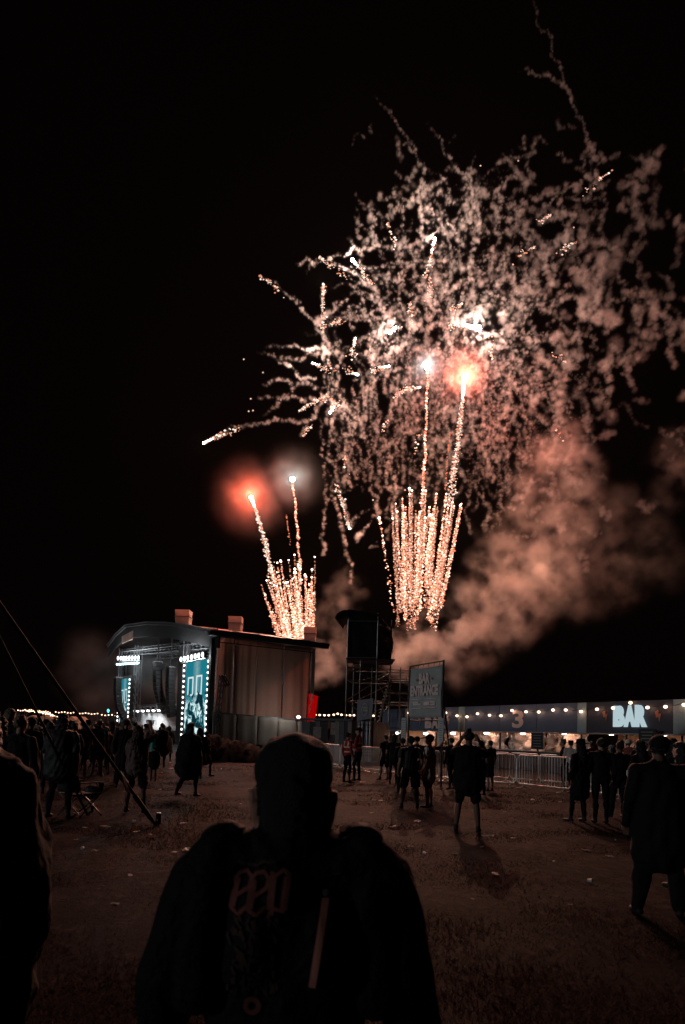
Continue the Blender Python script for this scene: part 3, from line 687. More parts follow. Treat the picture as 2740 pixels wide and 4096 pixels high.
# signs --------------------------------------------------------------
def bar_sign(px0, px1, py0, py1, label, m, letters='BAR'):
    s0, zt_ = BS(px0, py0, .12); s1, _ = BS(px1, py0, .12); zb_ = BS((px0+px1)/2, py1, .12)[1]; zt_ = BS((px0+px1)/2, py0, .12)[1]
    root = empty('bar_sign', BP((s0+s1)/2, .08, zb_), label, 'sign', 'bar signs on the fascia')
    w = (s1-s0)/len(letters); h = zt_-zb_
    for i, ch in enumerate(letters):
        me = text_mesh('letter', ch, 1.0, m, extrude=.035, offset=.075)
        xs = [v.co.x for v in me.vertices]; ys = [v.co.y for v in me.vertices]; ex, ey = max(xs)-min(xs), max(ys)-min(ys); ox, oy = (max(xs)+min(xs))/2, (max(ys)+min(ys))/2
        for v in me.vertices: v.co.x -= ox; v.co.y -= oy
        place_text('letter', me, BP(s0+w*(i+.5), .12, (zt_+zb_)/2), BD, root, w*1.04/ex, h/ey)
    return root, (s0, s1, zt_, zb_)
m_lit = emat('lit_sign_face', (.43, .56, .60), 1.0, 'AUTO')
m_pink = mat('sign_pink_paint', (.85, .60, .52), .6, var=.08, bump=0)
r1_, q1 = bar_sign(2455, 2587, 2820, 2908, 'glowing pale blue bar sign in fat letters on dark fascia', m_lit)
m_bolt = mat('bolt_orange', (.42, .16, .10), .6, var=.2)
for px in (2420, 2632):
    s, z = BS(px, 2864, .1); o = bolt(BP(s, .06, z), BD*.8+Vector((0, 0, .35)), BD*-.35+Vector((0, 0, .5)), .32, .42, BN, m_bolt, r1_)
r2_, q2 = bar_sign(1702, 1782, 2866, 2914, 'pink painted bar sign partly hidden behind the entrance banner', m_pink)
s, z = BS(1792, 2880, .1); bolt(BP(s, .06, z), BD*.8+Vector((0, 0, .35)), BD*-.35+Vector((0, 0, .5)), .35, .45, BN, mat('bolt_pale', (.7, .4, .3), .6), r2_)
s, z = BS(1676, 2880, .1); bolt(BP(s, .06, z), BD*.8+Vector((0, 0, .35)), BD*-.35+Vector((0, 0, .5)), .35, .45, BN, MATS['bolt_pale'], r2_)
s, z = BS(2069, 2876, .1)
n3 = empty('numeral_sign', BP(s, .06, z-.6), 'painted pink numeral three on the bar fascia', 'sign')
me = text_mesh('numeral', '3', 1.0, m_pink, extrude=.012, offset=.03); xs = [v.co.x for v in me.vertices]; ys = [v.co.y for v in me.vertices]
for v in me.vertices: v.co.x -= (max(xs)+min(xs))/2; v.co.y -= (max(ys)+min(ys))/2
h3 = BS(2069, 2840)[1]-BS(2069, 2912)[1]
place_text('numeral', me, BP(s, .06, z), BD, n3, .85/(max(xs)-min(xs)), h3/(max(ys)-min(ys)))

# string lights ---------------------------------------------------------
warm = (1, .50, .30)
warm_bulb = emat('warm_bulb', (1, .62, .4), 5)
bulb2 = MB().ball((0, 0, 0), .075, 8, 6, sc=(1.15, 1.15, .9)).mesh('bulb', [warm_bulb])
sock2 = MB().tube((0, 0, .03), (0, 0, .14), .03, .022, 6).mesh('socket', [m_dark])
def string_light(pts, label, group, r=.012, bulb=bulb2, light=0.0, cat='string lights', every=1, bscale=1.0):
    pts = [Vector(p) for p in pts]; root = empty('string_light', pts[0], label, cat, group)
    mb = MB(); fine = []
    for a, b in zip(pts[:-1], pts[1:]):
        for k in range(4): t = k/4; fine.append(a.lerp(b, t)+Vector((0, 0, .12*bscale-.10*bscale*4*t*(1-t))))
    fine.append(pts[-1]+Vector((0, 0, .12*bscale))); mb.path(fine, r, 5); mb.build('cable', m_dark, root)
    for i, p in enumerate(pts):
        inst('bulb', bulb, p-pts[0], root, scale=(bscale,)*3)
        inst('socket', sock2, p-pts[0], root, scale=(bscale,)*3)
        if light and i % every == 0: lamp('glow', p+BN*.06, light, warm, .07, root)
    return root
bp_ = [(1635, 2852), (1783, 2851), (1828, 2863), (1868, 2867), (1910, 2855), (1958, 2861), (2004, 2863), (2048, 2842), (2104, 2847), (2155, 2848), (2212, 2840), (2263, 2840), (2324, 2846), (2388, 2837), (2452, 2832), (2522, 2811), (2590, 2830), (2662, 2827), (2736, 2819), (2805, 2824)]
def on_bar(px, py, out=.17):
    s, z = BS(px, py, out); return BP(s, out, z)
string_light([on_bar(*p) for p in bp_], 'warm bulbs strung in swags along the bar fascia', 'strings of warm bulbs', light=5)
# lamps under the fascia
lamp_me = MB().ball((0, 0, 0), .12, 10, 6, sc=(1.3, 1, .75)).mesh('bulb', [emat('canopy_bulb', (.95, .97, .9), 9)])
hood_me = MB().tube((0, 0, .06), (0, 0, .16), .17, .06, 10).mesh('hood', [m_dark])
for px, py in ((1590, 2932), (1702, 2934), (1811, 2933), (1945, 2932), (2091, 2932), (2256, 2932), (2444, 2934), (2658, 2936)):
    s, z = BS(px, py, -.1); p = BP(s, -.12, z)
    root = empty('canopy_lamp', p, 'warm glowing bulkhead lamp under the edge of the bar fascia', 'lamp', 'lamps under the bar fascia')
    inst('bulb', lamp_me, (0, 0, 0), root); inst('hood', hood_me, (0, 0, 0), root)
    lamp('glow', p-Vector((0, 0, .16))-BN*.12, 17, (1, .50, .30), .1, root)
# far strings between the stage and the tower, and over the far field on the left
string_light([P(x, y, 47) for x, y in ((1262, 2859), (1279, 2860), (1298, 2861), (1315, 2861), (1335, 2859), (1351, 2855), (1366, 2859), (1384, 2861), (1400, 2861), (1416, 2861), (1494, 2863)) ], 'small warm bulbs strung from the stage to the scaffold tower', 'strings of warm bulbs', bscale=.9)
mb = MB()
def far_string(pts, Y0, Y1, label, bs):
    n = len(pts); q = [P(x, y, Y0+(Y1-Y0)*i/(n-1)) for i, (x, y) in enumerate(pts)]
    r = string_light(q, label, 'strings of warm bulbs far across the field', bscale=bs, r=.02)
    for p in (q[0], q[-1]):
        mb = MB(); mb.tube((p.x, p.y, 0), p+Vector((0, 0, .3)), .06); mb.build('pole', m_dark, r)
def lin(a, b, n, w=2): return [(a[0]+(b[0]-a[0])*i/(n-1), a[1]+(b[1]-a[1])*i/(n-1)+w*math.sin(i*1.7)) for i in range(n)]
far_string(lin((223, 2848), (390, 2856), 15), 110, 110, 'far string of bulbs running level towards the far screen', 1.25)
far_string(lin((407, 2859), (462, 2862), 5), 105, 105, 'short far string of bulbs ending at the far screen', 1.25)
far_string(lin((72, 2841), (150, 2846), 9, 1), 120, 120, 'far string of bulbs starting behind the tall pale-haired head', 1.3)
far_string(lin((100, 2839), (200, 2848), 13, 2), 115, 150, 'far string in the bunch of bulbs, top one', 1.3)
far_string(lin((108, 2843), (210, 2858), 14, 2), 105, 140, 'far string in the bunch of bulbs, second one down', 1.25)
far_string(lin((150, 2845), (222, 2867), 12, 2), 95, 130, 'far string in the bunch of bulbs, sloping lower one', 1.15)
far_string(lin((178, 2848), (236, 2870), 9, 1), 90, 120, 'far string in the bunch of bulbs, steepest one', 1.1)
# far lit stalls below the bunch of lights
for k, (px, w) in enumerate(((128, 9), (175, 12), (285, 6), (322, 5))):
    c = P(px, 2885, 120); r_ = empty('market_stall', (c.x, 120, 0), 'tiny far stall under the strings, %s' % ['behind the two pale heads', 'below the bunch of bulbs', 'with lamp beside the jersey wearer', 'beyond the person standing with feet apart'][k], 'stall', 'far stalls across the field')
    mb = MB(); mb.frame((c.x, 121, 1.2), (w*.2, 0, 0), (0, 1, 0), (0, 0, 1.2)); mb.build('body', mat('stall_canvas', (.3, .22, .18), .8), r_)
    mb = MB(); mb.prism([(c.x-w*.22, 119.8, 2.4), (c.x+w*.22, 119.8, 2.4), (c.x, 119.8, 3.4)], (0, 2.4, 0)); mb.build('roof', MATS['stall_canvas'], r_)
    mb = MB(); mb.ball((c.x+.3, 119.6, 2.1), .16, 8, 6); mb.build('bulb', warm_bulb, r_); lamp('glow', (c.x+.3, 119.3, 2.0), 12, warm, .1, r_)
g_ = P(433, 2843, 115); o = MB().ball(g_, .22, 8, 6, sc=(.8, .8, 1.3)).build('beacon_lamp', emat('beacon_teal', (.05, .8, .85), 5), loc=g_); tag(o, 'small teal beacon lamp on a pole beyond the crowd', 'lamp')
mb = MB(); mb.tube((g_.x, g_.y, 0), g_, .06); mb.build('pole', m_dark, o)

# ================================================================== ENTRANCE BANNER
def place_banner():
    YA, YB = 23.6, 22.0                                            # left edge recedes
    tl, tr_ = P(1650, 2671, YA), P(1777, 2650, YB); bl, br = P(1640, 2872, YA), P(1770, 2869, YB)
    bd = Vector((tr_.x-tl.x, tr_.y-tl.y, 0)); w = bd.length; bd.normalize(); bn = bd.cross(Vector((0, 0, 1)))
    o2 = Vector((tl.x-.05, tl.y, 0)); zt_, zb_ = (tl.z+tr_.z)/2, (bl.z+br.z)/2
    root = empty('entrance_banner', o2+bd*w, 'grey bar entrance banner laced in a pole frame', 'banner')
    A = lambda s, z, out=0: o2+bd*s+bn*out+Vector((0, 0, z))
    mf = m_dark
    for nm, a, b, r in (('frame_pole', A(w+.05, 0), A(w+.05, zt_+.1), .035), ('frame_pole', A(-.06, 0), A(-.06, zt_+.02), .028), ('frame_rail', A(-.06, zt_+.03), A(w+.05, zt_+.07), .025), ('frame_rail', A(-.06, zb_-.1), A(w+.05, zb_-.1), .022)):
        mb = MB(); mb.tube(a, b, r); mb.build(nm, mf, root)
    mb = MB(); mb.tube(A(w+.06, zt_-1.0), A(w+.06, 0)+bd*.95+Vector((0, 1.2, 0)), .028); mb.build('stay', mf, root)
    # cloth
    n = 16; vs = []
    for i in range(n+1):
        for j in range(n+1):
            t, v = i/n, j/n; sag = .03*math.sin(t*math.pi)*(v > .96)
            vs.append(A(w*t, zb_+(zt_-zb_-.06)*v-sag, .02+.018*math.sin(t*7+v*4)+.02*math.sin(v*9-t*3)*(1-v)))
    mb = MB(); mb.add(vs, [(i*(n+1)+j, (i+1)*(n+1)+j, (i+1)*(n+1)+j+1, i*(n+1)+j+1) for i in range(n) for j in range(n)], 0, True)
    cl_ = mb.build('banner_cloth', mat('banner_cloth', (.43, .43, .41), .75, var=.4, scale=3, bump=.3), root); cl_.modifiers.new('t', 'SOLIDIFY').thickness = .006
    mp = mat('banner_print', (.95, .70, .66), .8, var=.1, bump=0); H = zt_-zb_
    for tx, cz, tw, th_ in (('BAR', .745, .34, .20), ('ENTRANCE', .515, .88, .205)):
        me = text_mesh('lettering', tx, 1.0, mp, extrude=.003, offset=.045); xs = [v.co.x for v in me.vertices]; ys = [v.co.y for v in me.vertices]
        for v in me.vertices: v.co.x -= (max(xs)+min(xs))/2; v.co.y -= (max(ys)+min(ys))/2
        place_text('lettering', me, A(w*.5, zb_+H*cz, .075), bd, root, w*tw/(max(xs)-min(xs)), H*th_/(max(ys)-min(ys)))
    for s_, z_, hw, hh in ((.25, .35, .17, .006), (.67, .35, .19, .006), (.25, .18, .17, .006), (.67, .18, .19, .006), (.22, .29, .1, .014), (.27, .255, .12, .014), (.58, .265, .09, .035), (.76, .29, .07, .014), (.76, .245, .08, .014)):
        mb = MB(); mb.frame(A(w*s_, zb_+H*z_, .06), bd*(w*hw), bn*.003, (0, 0, H*hh)); mb.build('printed_line', mp, root)
    for s_ in (.24, .73):
        mb = MB(); c = A(w*s_, zb_+H*.73, .06); mb.prism([c+bd*(.045*math.cos(a))+Vector((0, 0, .05*math.sin(a))) for a in [k*math.pi/4 for k in range(8)]], bn*.004); mb.build('printed_dot', mat('banner_red', (.55, .2, .15), .8), root)
    for k in range(6):
        mb = MB(); t = (k+.5)/6; mb.tube(A(w*t, zt_-.07, .02), A(w*t, zt_+.05, 0), .008, n=5); mb.build('lace', mf, root)
    # two hanging information sheets
    for s_, zc, lab in ((-.28, 0, 'pale information sheet on its own post beside the banner foot'), (w+.07, -.03, 'grey information sheet hanging on the banner pole')):
        hh = .42; r2 = empty('information_sheet', A(s_, zb_-.45, .05), lab, 'notice', 'information sheets by the bar entrance')
        mb = MB(); mb.frame(A(s_, zb_-.42+zc, .06), bd*.135, bn*.008, (0, 0, hh)); mb.build('sheet', mat('info_sheet', (.55, .57, .56), .7, var=.2, scale=4), r2)
        for k in range(9):
            mb = MB(); mb.frame(A(s_, zb_-.10-.075*k+zc, .07), bd*(.10-.02*(k % 3)), bn*.002, (0, 0, .012)); mb.build('printed_line', mat('info_print', (.22, .21, .22), .8), r2)
        if s_ < 0:
            mb = MB(); mb.tube(A(s_, 0, .04), A(s_, zb_+.02, .04), .015); mb.build('post', mf, r2)
place_banner()

# ================================================================== CROWD BARRIERS
m_galv = mat('galvanised_steel', (.85, .78, .74), .33, .6, var=.2, scale=4, bump=.1)
def barrier_protos():
    L, H = 2.3, 1.1; fr = MB(); r = .021
    pts = [(-L/2+.12, .16), (L/2-.12, .16), (L/2, .28), (L/2, H-.14), (L/2-.12, H), (-L/2+.12, H), (-L/2, H-.14), (-L/2, .28), (-L/2+.12, .16)]
    for (a, b), (c, d) in zip(pts[:-1], pts[1:]): fr.tube((a, 0, b), (c, 0, d), r, n=8)
    frame = fr.mesh('frame', [m_galv])
    barm = MB().tube((0, 0, .17), (0, 0, H-.01), .009, n=6).mesh('upright', [m_galv])
    ft = MB(); ft.path([(0, -.34, .02), (0, -.05, .05), (0, 0, .16)], .018, 6); ft.path([(0, .34, .02), (0, .05, .05), (0, 0, .16)], .018, 6)
    foot = ft.mesh('foot', [m_galv]); return frame, barm, foot
BFR, BBR, BFT = barrier_protos()
def barrier(a, b, label):
    c = (a+b)/2; d = b-a; rz = math.atan2(d.y, d.x); sc = d.length/2.34
    root = empty('crowd_barrier', (c.x, c.y, 0), label, 'barrier', 'steel crowd barriers in a line before the bar', rz); root.scale = (sc, 1, 1)
    inst('frame', BFR, (0, 0, 0), root)
    for k in range(19): inst('upright', BBR, (-1.15+2.3*(k+1)/20, 0, 0), root)
    for x in (-.85, .85): inst('foot', BFT, (x, 0, 0), root)
bl_ = [G(1290, 3062), G(1440, 3088), G(1530, 3098), G(1640, 3112), G(1760, 3124), G(1905, 3140), G(2065, 3152), G(2290, 3178), G(2510, 3208), G(2760, 3240)]
poly = []
for a, b in zip(bl_[:-1], bl_[1:]):
    n = max(1, round((b-a).length/2.35))
    poly += [a.lerp(b, k/n) for k in range(n)]
poly.append(bl_[-1])
for a, b in zip(poly[:-1], poly[1:]): barrier(a, b, 'galvanised steel crowd barrier standing in the line before the bar')
# a second barrier row close behind
for k in range(5):
    a = G(1930, 3120).lerp(G(2560, 3172), k/5); b = G(1930, 3120).lerp(G(2560, 3172), (k+1)/5)
    barrier(a, b, 'galvanised steel crowd barrier in the row nearer the bar counter')

# ================================================================== PEOPLE
# body = union of tapered, flattened capsules, fused into one skin by a voxel remesh; faces take the material of the nearest capsule
SKIN, TOP, LEGS, SHOE, HAIR, EXTRA = range(6)
def cap_mesh(mb, p0, r0, p1, r1, sx, sy, n=12):
    p0, p1 = Vector(p0), Vector(p1); d = p1-p0; L = d.length
    d = d/L if L > 1e-6 else Vector((0, 0, 1))
    ref = Vector((1, 0, 0)) if abs(d.x) < .8 else Vector((0, 1, 0))
    e2 = d.cross(ref).normalized(); e1 = e2.cross(d)
    rings = []
    for k in range(1, 4): a = math.pi/2*k/4; rings.append((p0-d*(r0*math.cos(a)), r0*math.sin(a)))
    rings.append((p0, r0)); rings.append((p1, r1))
    for k in range(3, 0, -1): a = math.pi/2*k/4; rings.append((p1+d*(r1*math.cos(a)), r1*math.sin(a)))
    vs = [p0-d*r0]
    for c, r in rings:
        for i in range(n): t = 2*math.pi*i/n; vs.append(c+e1*(r*sx*math.cos(t))+e2*(r*sy*math.sin(t)))
    vs.append(p1+d*r1); N = len(rings); fs = []
    for i in range(n): fs.append((0, 1+(i+1) % n, 1+i)); fs.append((len(vs)-1, 1+(N-1)*n+i, 1+(N-1)*n+(i+1) % n))
    for j in range(N-1):
        for i in range(n): a = 1+j*n; fs.append((a+i, a+(i+1) % n, a+n+(i+1) % n, a+n+i))
    mb.add(vs, fs)
    return (np.array(p0), np.array(p1), r0, r1, sx, sy, np.array(e1), np.array(e2), np.array(d), L)
def fuse(name, prims, voxel=.014, smooth=3, foldamp=.009, hairamp=.009):
    mb = MB(); info = []
    for p0, r0, p1, r1, sx_, sy_, mi in prims: info.append((cap_mesh(mb, p0, r0, p1, r1, sx_, sy_), mi))
    me = bpy.data.meshes.new('tmp'); me.from_pydata(mb.v, [], mb.f)
    t = bpy.data.objects.new('tmp', me); COL.objects.link(t)
    r = t.modifiers.new('r', 'REMESH'); r.mode = 'VOXEL'; r.voxel_size = voxel
    s = t.modifiers.new('s', 'SMOOTH'); s.factor = .5; s.iterations = smooth
    dg = bpy.context.evaluated_depsgraph_get(); out = bpy.data.meshes.new_from_object(t.evaluated_get(dg))
    bpy.data.objects.remove(t); bpy.data.meshes.remove(me); out.name = name
    nf = len(out.polygons); c = np.zeros(nf*3); out.polygons.foreach_get('center', c); c = c.reshape(-1, 3)
    best = np.full(nf, 1e9); mi_ = np.zeros(nf, int)
    for (p0, p1, r0, r1, sx_, sy_, e1, e2, d, L), mi in info:
        q = c-p0; t_ = np.clip(q@d/max(L, 1e-6), 0, 1); w = q-np.outer(t_*L, d)
        dist = np.sqrt((w@e1/sx_)**2+(w@e2/sy_)**2+(w@d)**2)-(r0+(r1-r0)*t_)
        k = dist < best-.0015; best[k] = dist[k]; mi_[k] = mi
    for _ in range(6): out.materials.append(None)
    # cloth folds and ruffled hair: soft displacement along the normals, by material
    nv = len(out.vertices); co = np.zeros(nv*3); out.vertices.foreach_get('co', co); co = co.reshape(-1, 3)
    nr = np.zeros(nv*3); out.vertices.foreach_get('normal', nr); nr = nr.reshape(-1, 3)
    vm_ = np.zeros(nv, int); lv = np.zeros(len(out.loops), int); out.loops.foreach_get('vertex_index', lv); lt = np.zeros(nf, int); out.polygons.foreach_get('loop_total', lt); vm_[lv] = np.repeat(mi_, lt)
    rr_ = np.random.default_rng(len(prims)+nf); fold = np.zeros(nv); ruff = np.zeros(nv)
    for _k in range(10):
        d_ = rr_.normal(size=3)*np.array([1, 1, .55]); fold += np.sin(co@d_*rr_.uniform(16, 42)+rr_.uniform(0, 6.28)); d2_ = rr_.normal(size=3); ruff += np.sin(co@d2_*rr_.uniform(45, 110)+rr_.uniform(0, 6.28))
    amp = np.where((vm_ == TOP), foldamp, np.where(vm_ == LEGS, foldamp*.8, 0))*fold/2.3+np.where(vm_ == HAIR, hairamp, 0)*ruff/2.3
    co = co+nr*amp[:, None]; out.vertices.foreach_set('co', co.reshape(-1))
    out.polygons.foreach_set('material_index', mi_); out.polygons.foreach_set('use_smooth', np.ones(nf, bool)); out.update()
    return out
def hand_prims(w, e, palmdir, mi=SKIN, curl=.35):
    w, e = Vector(w), Vector(e); d = (e-w).normalized(); pd = Vector(palmdir); pd = (pd-d*pd.dot(d)).normalized(); s = d.cross(pd)
    pr = [(w, .026, w+d*.085, .034, 1.0, 1.0, mi)]; base = w+d*.09
    pr[0] = (w, .024, base-d*.01, .032, 1.25 if abs(s.x) > .5 else .75, .75 if abs(s.x) > .5 else 1.2, mi)
    for k, ln in enumerate((.068, .078, .074, .058)):
        b0 = base+s*((k-1.5)*.0225); m1 = b0+(d*math.cos(curl)+pd*math.sin(curl))*ln*.55; m2 = m1+(d*math.cos(curl*2.4)+pd*math.sin(curl*2.4))*ln*.5
        pr += [(b0, .0095, m1, .009, 1, 1, mi), (m1, .009, m2, .0075, 1, 1, mi)]
    t0 = w+d*.03-s*.028; t1 = t0+(d*.6-s*.7+pd*.4).normalized()*.045; t2 = t1+(d*.9-s*.1+pd*.4).normalized()*.035
    pr += [(t0, .013, t1, .011, 1, 1, mi), (t1, .011, t2, .009, 1, 1, mi)]
    return pr
def body_prims(arms='down', legs='stand', hair='short', top='tee', bottom='pants', build=1.0, female=False, tilt=0.0):
    pr = []; A = pr.append; sw = (.175 if female else .195)*build; b = build
    # head
    hc = Vector((0, .012+tilt*.03, 1.635)); nk = Vector((0, -.01, 1.47))
    A((nk, .056*b, hc-Vector((0, .01, .06)), .054, 1, 1, SKIN))
    A((hc+Vector((0, -.012, .022)), .088, hc+Vector((0, -.005, .03)), .088, .90, 1.08, SKIN))       # skull
    A((hc+Vector((0, .035, -.06)), .052, hc+Vector((0, .05, -.045)), .05, 1.0, 1.0, SKIN))         # jaw
    A((hc+Vector((0, .085, .0)), .012, hc+Vector((0, .105, -.022)), .016, .8, 1, SKIN))            # nose
    A((hc+Vector((-.03, .083, .018)), .012, hc+Vector((.03, .083, .018)), .012, 1, .8, SKIN))       # brow
    A((hc+Vector((-.018, .088, -.058)), .008, hc+Vector((.018, .088, -.058)), .008, 1, 1, EXTRA))   # mouth
    for s in (-1, 1):
        A((hc+Vector((s*.032, .082, .002)), .009, hc+Vector((s*.033, .083, .002)), .009, 1, 1, HAIR))   # eyes
        A((hc+Vector((s*.083, -.005, -.015)), .014, hc+Vector((s*.088, -.012, .018)), .018, .6, 1, SKIN))  # ears
    if hair != 'bald':
        A((hc+Vector((0, -.022, .034)), .094, hc+Vector((0, -.012, .044)), .090, .92, 1.05, HAIR))
    if hair == 'long':
        A((hc+Vector((0, -.06, .0)), .085, hc+Vector((0, -.11, -.22)), .10, 1.05, .7, HAIR))
        A((hc+Vector((0, -.11, -.22)), .10, hc+Vector((.01, -.13, -.46)), .055, 1.15, .6, HAIR))
        for s in (-1, 1): A((hc+Vector((s*.07, -.02, .0)), .04, hc+Vector((s*.10, -.06, -.24)), .04, 1, 1, HAIR))
    if hair == 'bob':
        A((hc+Vector((0, -.04, .01)), .098, hc+Vector((0, -.05, -.10)), .095, 1.05, .8, HAIR))
    if hair == 'bun':
        A((hc+Vector((0, -.06, .11)), .045, hc+Vector((0, -.06, .12)), .045, 1, 1, HAIR))
    # torso
    ch = Vector((0, -.005, 1.30)); wa = Vector((0, 0, 1.08)); pe = Vector((0, 0, .95))
    A((ch, .125*b, wa, (.10 if female else .115)*b, 1.38, .92, TOP)); A((wa, (.10 if female else .115)*b, pe, .125*b, 1.32, .92, TOP))
    A((Vector((-sw*.62, -.01, 1.425)), .068*b, Vector((sw*.62, -.01, 1.425)), .068*b, 1.0, 1.0, TOP))
    A((Vector((0, -.01, 1.40)), .08*b, Vector((0, -.01, 1.47)), .066*b, 1.35, .9, TOP))
    if female: A((Vector((-.06, .085, 1.28)), .06, Vector((.06, .085, 1.28)), .06, 1, .8, TOP))
    A((Vector((-.055, 0, .93)), .115*b, Vector((.055, 0, .93)), .115*b, 1, .95, LEGS))
    # legs
    LG = {'stand': (((.105, .015, .50), (.115, -.02, .085), .12), ((.105, .015, .50), (.115, -.02, .085), .1)),
          'wide': (((.15, .02, .50), (.19, -.02, .085), .25), ((.15, .02, .50), (.19, -.02, .085), .25)),
          'walk': (((.10, .17, .53), (.10, .14, .12), .1), ((.10, -.05, .50), (.10, -.30, .17), .1)),
          'relax': (((.10, .02, .50), (.11, -.02, .085), .2), ((.13, .09, .52), (.20, .05, .085), .4))}[legs]
    for s, (kn, an, to) in zip((1, -1), LG):
        hp = Vector((s*.088*b, 0, .92)); k = Vector((s*kn[0], kn[1], kn[2])); a = Vector((s*an[0], an[1], an[2]))
        cl = LEGS if bottom in ('pants', 'baggy') else SKIN; g = 1.35 if bottom == 'baggy' else 1.0
        A((hp, .088*b, hp.lerp(k, .55), .072*b*g, 1, 1, LEGS if bottom in ('pants', 'shorts', 'baggy') else SKIN))
        A((hp.lerp(k, .5), .072*b*g, k, .055*b*g, 1, 1, LEGS if bottom in ('pants', 'shorts', 'baggy') else SKIN))
        if bottom == 'shorts': A((hp.lerp(k, .2), .10*b, hp.lerp(k, .82), .092*b, 1, 1, LEGS))
        cm = k.lerp(a, .32)+Vector((0, -.022, 0))
        A((k, .052*b*g, cm, .056*b*g, 1, 1, cl)); A((cm, .056*b*g, a, .037*(1.5 if bottom == 'baggy' else 1.0), 1, 1, cl))
        hd = Vector((s*to*.6, 1, 0)).normalized()
        dn = Vector((0, 0, -.045 if a.z < .1 else -.07))
        A((a+dn*.9-hd*.03, .038, a+dn+hd*.07, .036, 1.05, 1, SHOE)); A((a+dn+hd*.07, .036, a+dn+hd*.155+Vector((0, 0, -.006)), .028, 1.2, 1, SHOE))
        A((a+Vector((0, 0, .03)), .042, a+dn*.6, .044, 1, 1, SHOE))
    # garments
    if top == 'loose': A((Vector((0, 0, 1.30)), .15*b, Vector((.0, 0, .88)), .17*b, 1.35, 1.0, TOP))
    if top == 'longshirt': A((Vector((0, 0, 1.30)), .14*b, Vector((0, 0, .72)), .165*b, 1.3, 1.05, TOP))
    if top == 'poncho':
        A((Vector((0, 0, 1.36)), .16*b, Vector((0, -.02, 1.0)), .22*b, 1.45, 1.0, TOP)); A((Vector((0, -.02, 1.0)), .22*b, Vector((0, -.03, .66)), .23*b, 1.45, .95, TOP))
    if top == 'coat': A((Vector((0, 0, 1.30)), .15*b, Vector((0, -.01, .62)), .175*b, 1.3, 1.0, TOP))
    if top == 'jersey': A((Vector((0, 0, 1.33)), .165*b, Vector((0, 0, .80)), .185*b, 1.42, 1.0, TOP))
    if bottom == 'skirt': A((Vector((0, 0, .98)), .13*b, Vector((0, 0, .58)), .19*b, 1.15, 1.0, LEGS))
    if bottom == 'dress': A((Vector((0, 0, 1.05)), .13*b, Vector((0, 0, .35)), .24*b, 1.1, 1.0, LEGS))
    # arms
    AR = {'down': (((.255, -.03, 1.15), (.265, .045, .905), (.26, .075, .80)),)*2,
          'relaxed': (((.27, -.04, 1.15), (.25, .08, .93), (.23, .13, .84)), ((.25, -.05, 1.14), (.28, .03, .90), (.28, .05, .80))),
          'phone': (((.25, .20, 1.42), (.10, .34, 1.62), (.07, .37, 1.72)), ((.25, .20, 1.40), (.10, .34, 1.60), (.07, .37, 1.70))),
          'phonehigh': (((.24, .22, 1.55), (.10, .36, 1.73), (.07, .38, 1.83)), ((.25, .10, 1.18), (.16, .26, 1.36), (.1, .30, 1.45))),
          'elbows': (((.31, .16, 1.36), (.17, .24, 1.58), (.10, .27, 1.68)), ((.29, .17, 1.38), (.15, .24, 1.59), (.09, .27, 1.69))),
          'drink': (((.25, -.04, 1.14), (.14, .20, 1.22), (.10, .27, 1.28)), ((.25, -.03, 1.15), (.265, .04, .905), (.26, .07, .80))),
          'folded': (((.25, .02, 1.14), (.06, .19, 1.16), (-.03, .20, 1.18)), ((.25, .02, 1.12), (.06, .22, 1.12), (-.03, .23, 1.10))),
          'hips': (((.36, -.06, 1.20), (.20, .05, 1.02), (.13, .08, .99)), ((.36, -.06, 1.20), (.20, .05, 1.02), (.13, .08, .99))),
          'reach': (((.26, .10, 1.18), (.22, .34, 1.16), (.2, .44, 1.15)), ((.25, -.03, 1.15), (.265, .045, .905), (.26, .075, .80)))}[arms]
    slv = {'tee': 1, 'loose': 2, 'longshirt': 1, 'poncho': 3, 'coat': 3, 'tank': 0, 'jersey': 2, 'long': 3, 'vest': 3}[top]
    for s, (el, wr, hd) in zip((1, -1), AR):
        sh = Vector((s*sw, -.01, 1.415)); el = Vector((s*el[0]*b**.5, el[1], el[2])); wr = Vector((s*wr[0]*b**.5, wr[1], wr[2])); hd = Vector((s*hd[0]*b**.5, hd[1], hd[2]))
        mu = TOP if slv >= 1 else SKIN; ml_ = TOP if slv == 3 else SKIN
        A((sh, .060*b, sh.lerp(el, .5), (.052 if slv < 2 else .062)*b, 1, 1, mu)); A((sh.lerp(el, .5), (.05 if slv < 2 else .062)*b, el, (.041 if slv < 2 else .056)*b, 1, 1, TOP if slv >= 2 else SKIN))
        if slv == 1: A((sh, .066*b, sh.lerp(el, .55), .066*b, 1, 1, TOP))
        fm = el.lerp(wr, .3); A((el, .041*b, fm, (.042 if slv < 3 else .05)*b, 1, 1, ml_)); A((fm, (.042 if slv < 3 else .05)*b, wr, .028 if slv < 3 else .04, 1, 1, ml_))
        pr += hand_prims(wr, hd, (-s*.8, .5, 0) if hd.z < wr.z else (-s*.3, -.8, .1))
    return pr
BODY = {}
def body_mesh(**k):
    key = tuple(sorted(k.items()))
    if key not in BODY: BODY[key] = fuse('person', body_prims(**k))
    return BODY[key]
def cloth(col, r=.85): return mat('cloth_%02d_%02d_%02d' % tuple(int(c*99) for c in col), col, r, var=.3, scale=5, bump=.35, bscale=14, spec=.2)
def skin(t=0): return mat('skin_%d' % t, [(.42, .25, .18), (.30, .17, .12), (.16, .085, .06)][t], .6, var=.12, scale=9, bump=.05)
def hairm(c): return mat('hair_%02d_%02d' % (int(c[0]*99), int(c[2]*99)), c, .5, var=.4, scale=30, bump=.5, bscale=60)
